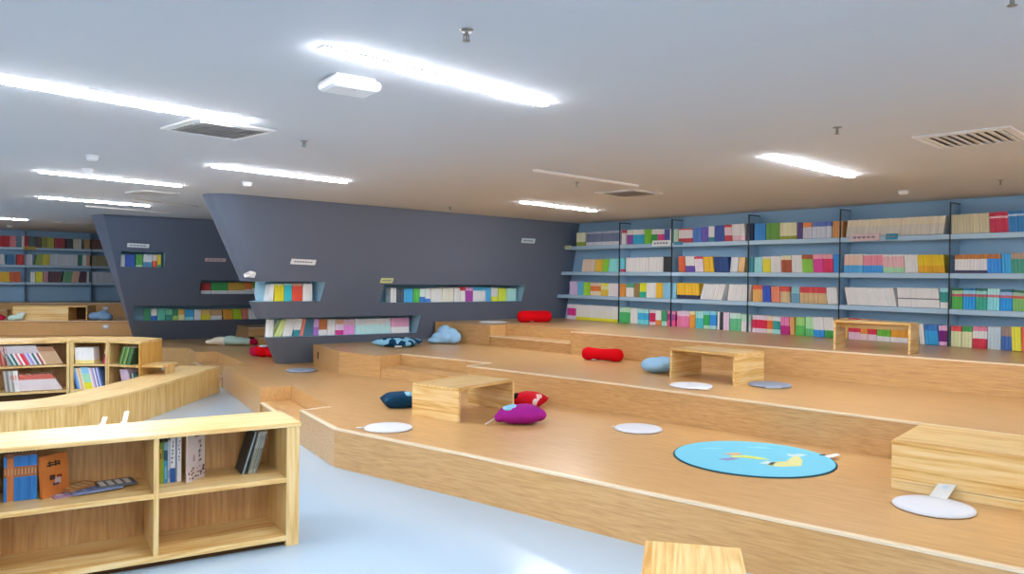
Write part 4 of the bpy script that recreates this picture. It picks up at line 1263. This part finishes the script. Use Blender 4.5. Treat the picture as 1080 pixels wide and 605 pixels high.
c = thing('cushion', 'navy cushion with sky blue patch left of the open table', 'cushion', (-1.12, 7.82, H1), math.radians(20))
pillow(MB(), .36, .30, .15).build('cushion_body', M['navy'], c, smooth=True)
blob('patch', [(.07, -.03, .125, .06, .09, .028), (.12, -.06, .11, .05, .06, .03)], M['sky_patch'], c, .009, 4)
# middle tier
c = thing('cushion', 'flat navy cushion with blue patches below the low recess', 'cushion', (-1.66, 11.35, H2), math.radians(-12))
pillow(MB(), .66, .50, .13).build('cushion_body', M['dark_patch'], c, smooth=True)
tag_flap(c, .10, -.25, -1.2, .10, .12, .03, -.01)
c = thing('plush_toy', 'light blue cloud shaped plush at the end of the upper tier', 'plush toy', (-1.02, 11.86, H2), math.radians(-8))
blob('plush_body', [(-.14, -.02, .05, .13, .11, .05), (.0, 0, .10, .14, .11, .10), (-.02, .02, .19, .10, .09, .08), (.10, .02, .17, .10, .09, .075), (.16, 0, .10, .10, .10, .10), (.0, .04, .235, .07, .07, .05), (-.09, -.01, .10, .11, .10, .075)], M['ltblue_plush'], c, .013, 4)
tag_flap(c, .16, -.09, -1.3, .06, .06, .03, .0)


def bolster(label, loc, rot, L, r, m, waist=.16):
    t = thing('bolster', label, 'cushion', loc, rot, 'red bolster cushions')
    prof = []
    K = 22
    for k in range(K + 1):
        u = -1 + 2 * k / K
        e = max(0., 1 - abs(u) ** 7) ** .5
        rr = r * (1 - waist + waist * min(1, abs(u) * 1.5) ** 2) * e
        prof.append((max(rr, .004), u * L / 2))
    ob = MB().lathe(prof, 24, axis='x', at=(0, 0, r * .93)).build('bolster_body', M[m], t, smooth=True)
    tag_flap(t, -.08, -r * .75, -1.5, .05, .06, .02, -.005)
    return t


bolster('red bolster lying on the middle tier below the lowest book row', (1.14, 9.70, H2), math.radians(-28), .56, .085, 'red_plush')
bolster('red bolster lying on the upper tier against the grey wall', (.37, 12.58, H3), math.radians(18), .60, .098, 'red_plush', .05)
c = thing('cushion', 'light blue plump cushion left of the middle tier table', 'cushion', (1.60, 8.52, H2), math.radians(10))
blob('cushion_body', [(-.03, 0, .085, .15, .13, .085), (.07, .0, .09, .14, .13, .09)], M['ltblue_plush'], c, .011, 5)
# far end of the lowest tier
c = thing('plush_toy', 'mint and cream plush lying at the foot of the rear grey wall', 'plush toy', (-5.15, 14.3, H1), math.radians(8))
blob('plush_body', [(-.02, 0, .09, .16, .14, .09), (.12, -.02, .08, .18, .15, .08), (.27, -.02, .07, .10, .09, .07)], M['mint'], c, .016, 5)
blob('plush_tail', [(-.18, 0, .08, .20, .12, .08), (-.36, 0, .06, .11, .07, .05)], M['cream'], c, .016, 5)
blob('plush_nose', [(.37, -.03, .07, .055, .07, .06), (.42, -.02, .06, .05, .06, .06)], M['pinkred'], c, .014, 4)
blob('plush_ear', [(.33, .09, .12, .07, .05, .03)], M['black'], c, .014, 4)
MB().box(-.11, -.09, -.18, -.13, .005, .10).build('label_tag', M['label'], c)
c = thing('plush_toy', 'red plush roll beside the foot of the grey wall', 'plush toy', (-3.95, 12.35, H1), math.radians(-10))
blob('plush_body', [(.0, 0, .095, .15, .12, .095), (.15, 0, .09, .13, .11, .09)], M['red_plush'], c, .014, 4)
blob('plush_nose', [(-.16, .02, .085, .07, .09, .08), (-.09, .0, .09, .05, .09, .09)], M['pinkred'], c, .014, 4)
blob('plush_patch', [(.03, -.03, .175, .09, .07, .02)], M['canvas'], c, .012, 3)
# far left tiers
c = thing('plush_toy', 'dusty blue plush beside the dark table end below far shelves', 'plush toy', (-8.72, 16.48, H2), .1)
blob('plush_body', [(-.11, 0, .09, .13, .11, .09), (.06, 0, .11, .13, .11, .11), (.16, 0, .08, .09, .09, .08)], M['dustblue_plush'], c, .018, 4)
c = thing('plush_toy', 'white and green plush in front of the far pine table', 'plush toy', (-10.32, 16.08, H2), .4)
blob('plush_body', [(.0, 0, .06, .10, .05, .06), (.12, 0, .09, .08, .04, .08)], M['mint'], c, .014, 3)
blob('plush_ear', [(.17, 0, .14, .06, .035, .04)], M['canvas'], c, .012, 3)
c = thing('cushion', 'raspberry cushion at the corner of the far pine table', 'cushion', (-10.62, 16.03, H2), .2)
pillow(MB(), .30, .12, .13, pinch=.05).build('cushion_body', M['pinkred'], c, smooth=True)

# ------------------------------------------------------------------ small fittings
for (x, y, z), lb in (((-9.47, 18.12, .80), 'steel socket plate on the far upper riser'), ((-8.54, 16.355, .50), 'steel socket plate on the far middle riser')):
    r = thing('socket_plate', lb, 'socket', (x, y, z), math.radians(12))
    MB().box(-.07, .07, -.012, 0, -.045, .045).build('plate', M['steel'], r, bevel=.004)
    MB().box(-.035, .035, -.016, -.012, -.02, .02).build('socket_face', M['white_plastic'], r)
r = thing('riser_slot', 'small dark socket slot in the riser beside the grey wall foot', 'socket', (-2.80, 11.262, .48), math.radians(-59))
MB().box(-.022, .022, -.006, .0, -.05, .05).build('plate', M['slot_shade_dark'], r, bevel=.002)


def wall_sign(w, s, z, wd, ht, m, label, lines=3, roll=0., crumple=False, paint='print'):
    a = wall_pt(w, s - .01, z)
    b = wall_pt(w, s + .01, z)
    up = wall_pt(w, s, z + .2)
    p = wall_pt(w, s, z)
    ang = math.atan2(b[1] - a[1], b[0] - a[0])
    # lean of the wall surface at this point
    ca, sa = math.cos(ang), math.sin(ang)
    out = (up[0] - p[0]) * sa + (up[1] - p[1]) * -ca
    tilt = math.atan2(out, .2)
    r = thing('paper_sign', label, 'sign', (p[0] + sa * .012, p[1] - ca * .012, z), 0)
    r.rotation_euler = (tilt, math.radians(roll), ang)
    mb = MB()
    if crumple:
        vs = [(-wd * .5, 0, -ht * .1), (-wd * .42, -.03, ht * .35), (-.05 * wd, -.012, ht * .5), (.35 * wd, -.035, ht * .45), (wd * .5, -.01, ht * .05), (wd * .4, -.03, -ht * .4), (0, -.008, -ht * .5), (-wd * .4, -.025, -ht * .4), (0, -.03, 0)]
        fs = [(i, (i + 1) % 8, 8) for i in range(8)]
        n = len(vs)
        vs += [(x, y + .004, zz) for x, y, zz in vs]
        fs += [(n + (i + 1) % 8, n + i, n + 8) for i in range(8)]
        mb.mesh(vs, fs)
    else:
        mb.box(-wd / 2, wd / 2, -.004, 0, -ht / 2, ht / 2)
    mb.build('sheet', M[m], r)
    if lines:
        k = MB()
        for i in range(lines):
            x0 = -wd * .38 + i * wd * .76 / lines
            k.box(x0, x0 + wd * .6 / lines, -.0052, -.004, -ht * .12, ht * .14)
        k.build('printed_marks', M[paint], r)
    return r


wall_sign(MWB, .125, 1.82, .36, .085, 'paper_white', 'long white paper sign near the rounded end of the grey wall', 7, 1.5)
wall_sign(MWB, .78, 2.26, .31, .08, 'paper_pale', 'pale blue paper sign high on the grey wall near the shelves', 5, 0)
wall_sign(MWB, .335, 1.575, .21, .085, 'paper_green', 'pale green paper sign above the long upper recess', 5, 0)
wall_sign(RWB, .385, 1.90, .37, .075, 'paper_pink', 'pale pink paper sign on the rear grey wall', 4, 0)
wall_sign(RWB, .115, 2.12, .35, .09, 'paper_white', 'white paper sign above the high recess of the rear wall', 5, 1.5)
wall_sign(MWB, -.005, 1.65, .16, .11, 'paper_white', 'crumpled white paper stuck at the grey wall end', 0, 0, True)


def edge_sign(o, ang, u, z, wd, ht, m, label, lines, back=.0):
    ca, sa = math.cos(ang), math.sin(ang)
    x, y = o[0] + ca * u + sa * .030, o[1] + sa * u - ca * .030
    r = thing('shelf_label', label, 'label', (x, y, z), ang)
    r.rotation_euler = (math.radians(-8), 0, ang)
    MB().box(-wd / 2, wd / 2, 0, .004, -ht / 2, ht / 2).build('sheet', M[m], r)
    k = MB()
    for i in range(lines):
        x0 = -wd * .4 + i * wd * .8 / lines
        k.box(x0, x0 + wd * .6 / lines, -.001, .0001, -ht * .15, ht * .15)
    k.build('printed_marks', M['print'], r)


edge_sign(P0, ANG_U, .96, 2.185, .27, .05, 'paper_green', 'greenish label on the end of the top shelf by grey wall', 4)
edge_sign(P0, ANG_U, 3.09, 2.20, .36, .09, 'paper_white', 'white label hanging from the top shelf beside a blue tag', 5)
edge_sign(P0, ANG_U, 3.42, 2.19, .17, .045, 'paper_teal', 'blue tag on the top shelf right after a white label', 2)
edge_sign(P0, ANG_U, 6.27, 2.19, .36, .085, 'paper_pink', 'pink label hanging from the top shelf below ivory books', 5)
edge_sign(P0, ANG_U, 6.60, 2.19, .14, .07, 'paper_teal', 'teal tag on the top shelf below the ivory books', 2)
edge_sign(fa, FANG, 2.5, 2.185, .26, .07, 'paper_yellow', 'yellow label on the top far shelf', 2)


# ------------------------------------------------------------------ ceiling
def strip_light(a, b, lit=True, label='', w=.054):
    dx, dy = b[0] - a[0], b[1] - a[1]
    l = math.hypot(dx, dy)
    r = thing('ceiling_light', label, 'light', ((a[0] + b[0]) / 2, (a[1] + b[1]) / 2, CEIL), math.atan2(dy, dx), 'linear ceiling lights' if lit else 'unlit linear ceiling lights')
    MB().box(-l / 2 - .01, l / 2 + .01, -w / 2 - .004, w / 2 + .004, -.008, 0).build('housing', M['lamp_body'], r)
    MB().box(-l / 2, l / 2, -w / 2, w / 2, -.019, -.008).build('diffuser', M['glow' if lit else 'dull_strip'], r)
    return r


seen = [((-.81, 3.29), (.17, 4.28), 'lit strip light beside the white wireless box'),
        ((1.96, 5.99), (3.07, 7.07), 'lit strip light nearest the right part of the shelf wall'),
        ((.11, 9.86), (1.17, 11.05), 'lit strip light near the corner of grey wall and shelf wall'),
        ((-2.66, 6.9), (-1.72, 7.98), 'lit strip light above the rounded end of the grey wall'),
        ((-2.72, 3.73), (-1.70, 4.93), 'long bright strip light crossing the upper left ceiling vent'),
        ((-4.53, 7.45), (-3.64, 8.52), 'lit strip light above the curved bench'),
        ((-6.1, 10.03), (-5.2, 11.11), 'lit strip light in front of the rear grey wall'),
        ((-9.95, 13.4), (-9.05, 14.5), 'farthest lit strip light toward the far shelves')]
for a, b, lb in seen:
    strip_light(a, b, True, lb)
for i, (x, y) in enumerate([(1.6, 1.4), (-1.2, .6), (-4.2, 3.6), (4.9, 4.2), (7.4, 6.2), (-6.7, 6.6), (-8.6, 9.6), (-11.2, 12.2), (-.4, -2.0), (2.6, -1.4), (-3.4, -.2), (-6.2, 2.4), (5.0, 1.2)]):  # unseen strips added around the view to light the room
    strip_light((x - .49, y - .54), (x + .49, y + .54), True, 'added unseen ceiling strip light for more room light')
for a, b, lb in (((.19, 6.93), (1.27, 7.99), 'unlit pale ceiling strip in front of the small square vent'), ((-4.95, 10.15), (-4.54, 11.17), 'unlit ceiling strip in front of the rear grey wall top'), ((-6.2, 11.3), (-5.45, 12.4), 'unlit ceiling strip just before the rear grey wall')):
    strip_light(a, b, False, lb, .04)


def vent(x, y, rot, s, label):
    r = thing('ceiling_vent', label, 'vent', (x, y, CEIL), math.radians(rot), 'square ceiling vents')
    fr = MB()
    h = s / 2
    for i, (k0, k1, z0, z1) in enumerate(((1., .84, -.012, -.016), )):
        a, b = h * k0, h * k1
        fr.mesh([(-a, -a, 0), (a, -a, 0), (a, a, 0), (-a, a, 0), (-a, -a, z0), (a, -a, z0), (a, a, z0), (-a, a, z0), (-b, -b, z1), (b, -b, z1), (b, b, z1), (-b, b, z1), (-b, -b, 0), (b, -b, 0), (b, b, 0), (-b, b, 0)],
                [(0, 1, 5, 4), (1, 2, 6, 5), (2, 3, 7, 6), (3, 0, 4, 7), (4, 5, 9, 8), (5, 6, 10, 9), (6, 7, 11, 10), (7, 4, 8, 11), (8, 9, 13, 12), (9, 10, 14, 13), (10, 11, 15, 14), (11, 8, 12, 15)])
    fr.build('frame', M['vent_white'], r)
    b = h * .84
    MB().box(-b, b, -b, b, -.002, -.0005).build('throat', M['vent_dark'], r)
    sl = MB()
    n = 9
    for k in range(n):
        y0 = -b + (k + .08) * 2 * b / n
        y1 = y0 + 2 * b / n * .96
        sl.mesh([(-b, y0, -.018), (b, y0, -.018), (b, y1, -.004), (-b, y1, -.004), (-b, y0, -.021), (b, y0, -.021), (b, y1, -.007), (-b, y1, -.007)],
                [(0, 1, 2, 3), (7, 6, 5, 4), (0, 4, 5, 1), (1, 5, 6, 2), (2, 6, 7, 3), (3, 7, 4, 0)])
    sl.build('louvres', M['vent_white'], r)
    return r


vent(-1.96, 5.17, 47, .54, 'ceiling vent half hidden behind the long bright strip light')
vent(3.02, 5.14, 45, .56, 'ceiling vent nearest the right part of the shelf wall')
vent(1.30, 8.73, 47, .55, 'ceiling vent beyond the unlit pale ceiling strip')
vent(-4.33, 9.35, 47, .46, 'ceiling vent between two lit strips above the bench')
vent(-8.6, 15.2, 47, .55, 'ceiling vent nearest the far blue shelves')

ap = thing('wireless_access_point', 'white rounded wireless box on the ceiling beside a strip light', 'access point', (-.81, 3.83, CEIL), math.radians(35))
MB().box(-.13, .13, -.105, .105, -.062, -.010).build('case', M['white_plastic'], ap, bevel=.024)
MB().box(-.10, .10, -.08, .08, -.010, 0).build('mount', M['lamp_body'], ap)
MB().lathe([(.005, -.0635), (.005, -.061)], 12, at=(.0, -.06, 0)).build('indicator', M['print'], ap)


def sprinkler(x, y, label):
    r = thing('sprinkler', label, 'sprinkler', (x, y, CEIL), .6, 'ceiling sprinklers')
    r.scale = (.8, .8, .8)
    MB().lathe([(.034, 0), (.032, -.006), (.012, -.010)], 20).build('rose', M['metal'], r)
    MB().lathe([(.009, -.009), (.009, -.03), (.005, -.034), (.005, -.052)], 14).build('stem', M['metal'], r)
    MB().lathe([(.019, -.053), (.019, -.056)], 14).build('deflector', M['metal'], r)
    f = MB()
    f.box(-.016, -.012, -.003, .003, -.054, -.02)
    f.box(.012, .016, -.003, .003, -.054, -.02)
    f.build('yoke', M['metal'], r)


for x, y, lb in ((-.19, 3.04, 'sprinkler nearest the camera, past the strip beside the wireless box'), (-1.51, 5.61, 'sprinkler before the strip above the rounded grey wall end'), (2.02, 4.87, 'sprinkler above the lit strip near the shelf wall'), (4.54, 7.26, 'sprinkler closest to the blue shelf wall'), (.64, 7.81, 'sprinkler beside the unlit pale ceiling strip'), (-.87, 10.81, 'sprinkler at the top edge of the grey wall'), (1.64, 2.58, 'sprinkler cut by the upper edge of photo')):
    sprinkler(x, y, lb)
for x, y, lb in ((-2.79, 8.17, 'round white smoke detector above the grey wall end'), (4.11, 8.2, 'round white smoke detector close to the blue shelf wall'), (-3.48, 6.43, 'round white smoke detector before the strip above the bench'), (-3.97, 7.27, 'round white smoke detector touching the strip above the bench'), (-10.6, 16.4, 'round white smoke detector before the far shelves')):
    r = thing('smoke_detector', lb, 'smoke detector', (x, y, CEIL), 0, 'smoke detectors')
    MB().lathe([(.052, 0), (.052, -.012)], 28).build('mount', M['lamp_body'], r, smooth=False)
    MB().lathe([(.046, -.012), (.046, -.03), (.036, -.042), (.01, -.044)], 28).build('case', M['white_plastic'], r, smooth=False)

# ------------------------------------------------------------------ build the books
def xf_for(b):
    ca, sa = math.cos(b['ang']), math.sin(b['ang'])
    cl, sl = math.cos(b['lean']), math.sin(b['lean'])
    px_, py_, pz_ = b['pos']

    def f(p):
        x, y, z = p
        x, z = x * cl + z * sl, -x * sl + z * cl
        return (px_ + ca * x - sa * y, py_ + sa * x + ca * y, pz_ + z)
    return f


N_SINGLE = 265                        # with the books of the front bookcase: about 300 single ones
inview = [b for b in BOOKS if abs(b['pos'][0]) / max(.1, b['pos'][1]) < .70]
inview.sort(key=lambda b: math.dist(b['pos'], (0, 0, 1.65)))
single, rest = inview[:N_SINGLE], inview[N_SINGLE:]
rest += [b for b in BOOKS if abs(b['pos'][0]) / max(.1, b['pos'][1]) >= .70]
for b in single:
    mb = MB()
    book_geo(mb, b['t'], b['d'], b['h'], b['bands'], lambda p: p, b['tint'])
    o = mb.build('magazine' if 'magazine' in b['label'] else 'book', M['cover'])
    o.location = b['pos']
    o.rotation_euler = (0, b['lean'], b['ang'])
    tag(o, b['label'], 'book', b['group'])
mb = MB()
for b in rest:
    book_geo(mb, b['t'], b['d'], b['h'], b['bands'], xf_for(b), b['tint'])
tag(mb.build('book_rows', M['cover']), 'rows of colourful paperbacks on the farther shelves and in the wall recesses', 'books', 'farther book rows', 'stuff')

# ------------------------------------------------------------------ camera, world, view
cam = bpy.data.cameras.new('camera')
cam.sensor_width = 36
cam.lens = 820 / 1080 * 36
cam.clip_start = .05
co = bpy.data.objects.new('camera', cam)
C.objects.link(co)
co.location = (0, 0, 1.65)
co.rotation_mode = 'XYZ'
from mathutils import Matrix
pitch = math.atan(10.5 / 820)
roll = math.atan(.0125)
co.matrix_world = Matrix.Translation((0, 0, 1.65)) @ Matrix.Rotation(PI / 2 - pitch, 4, 'X') @ Matrix.Rotation(roll, 4, 'Z')
sc = bpy.context.scene
sc.camera = co
w = bpy.data.worlds.new('world')
sc.world = w
w.use_nodes = True
w.node_tree.nodes['Background'].inputs['Color'].default_value = (.75, .85, 1, 1)
w.node_tree.nodes['Background'].inputs['Strength'].default_value = .25
vs_ = sc.view_settings
vs_.view_transform = 'Standard'
vs_.look = 'None'
vs_.gamma = 1
vs_.exposure = .42
vs_.use_curve_mapping = False
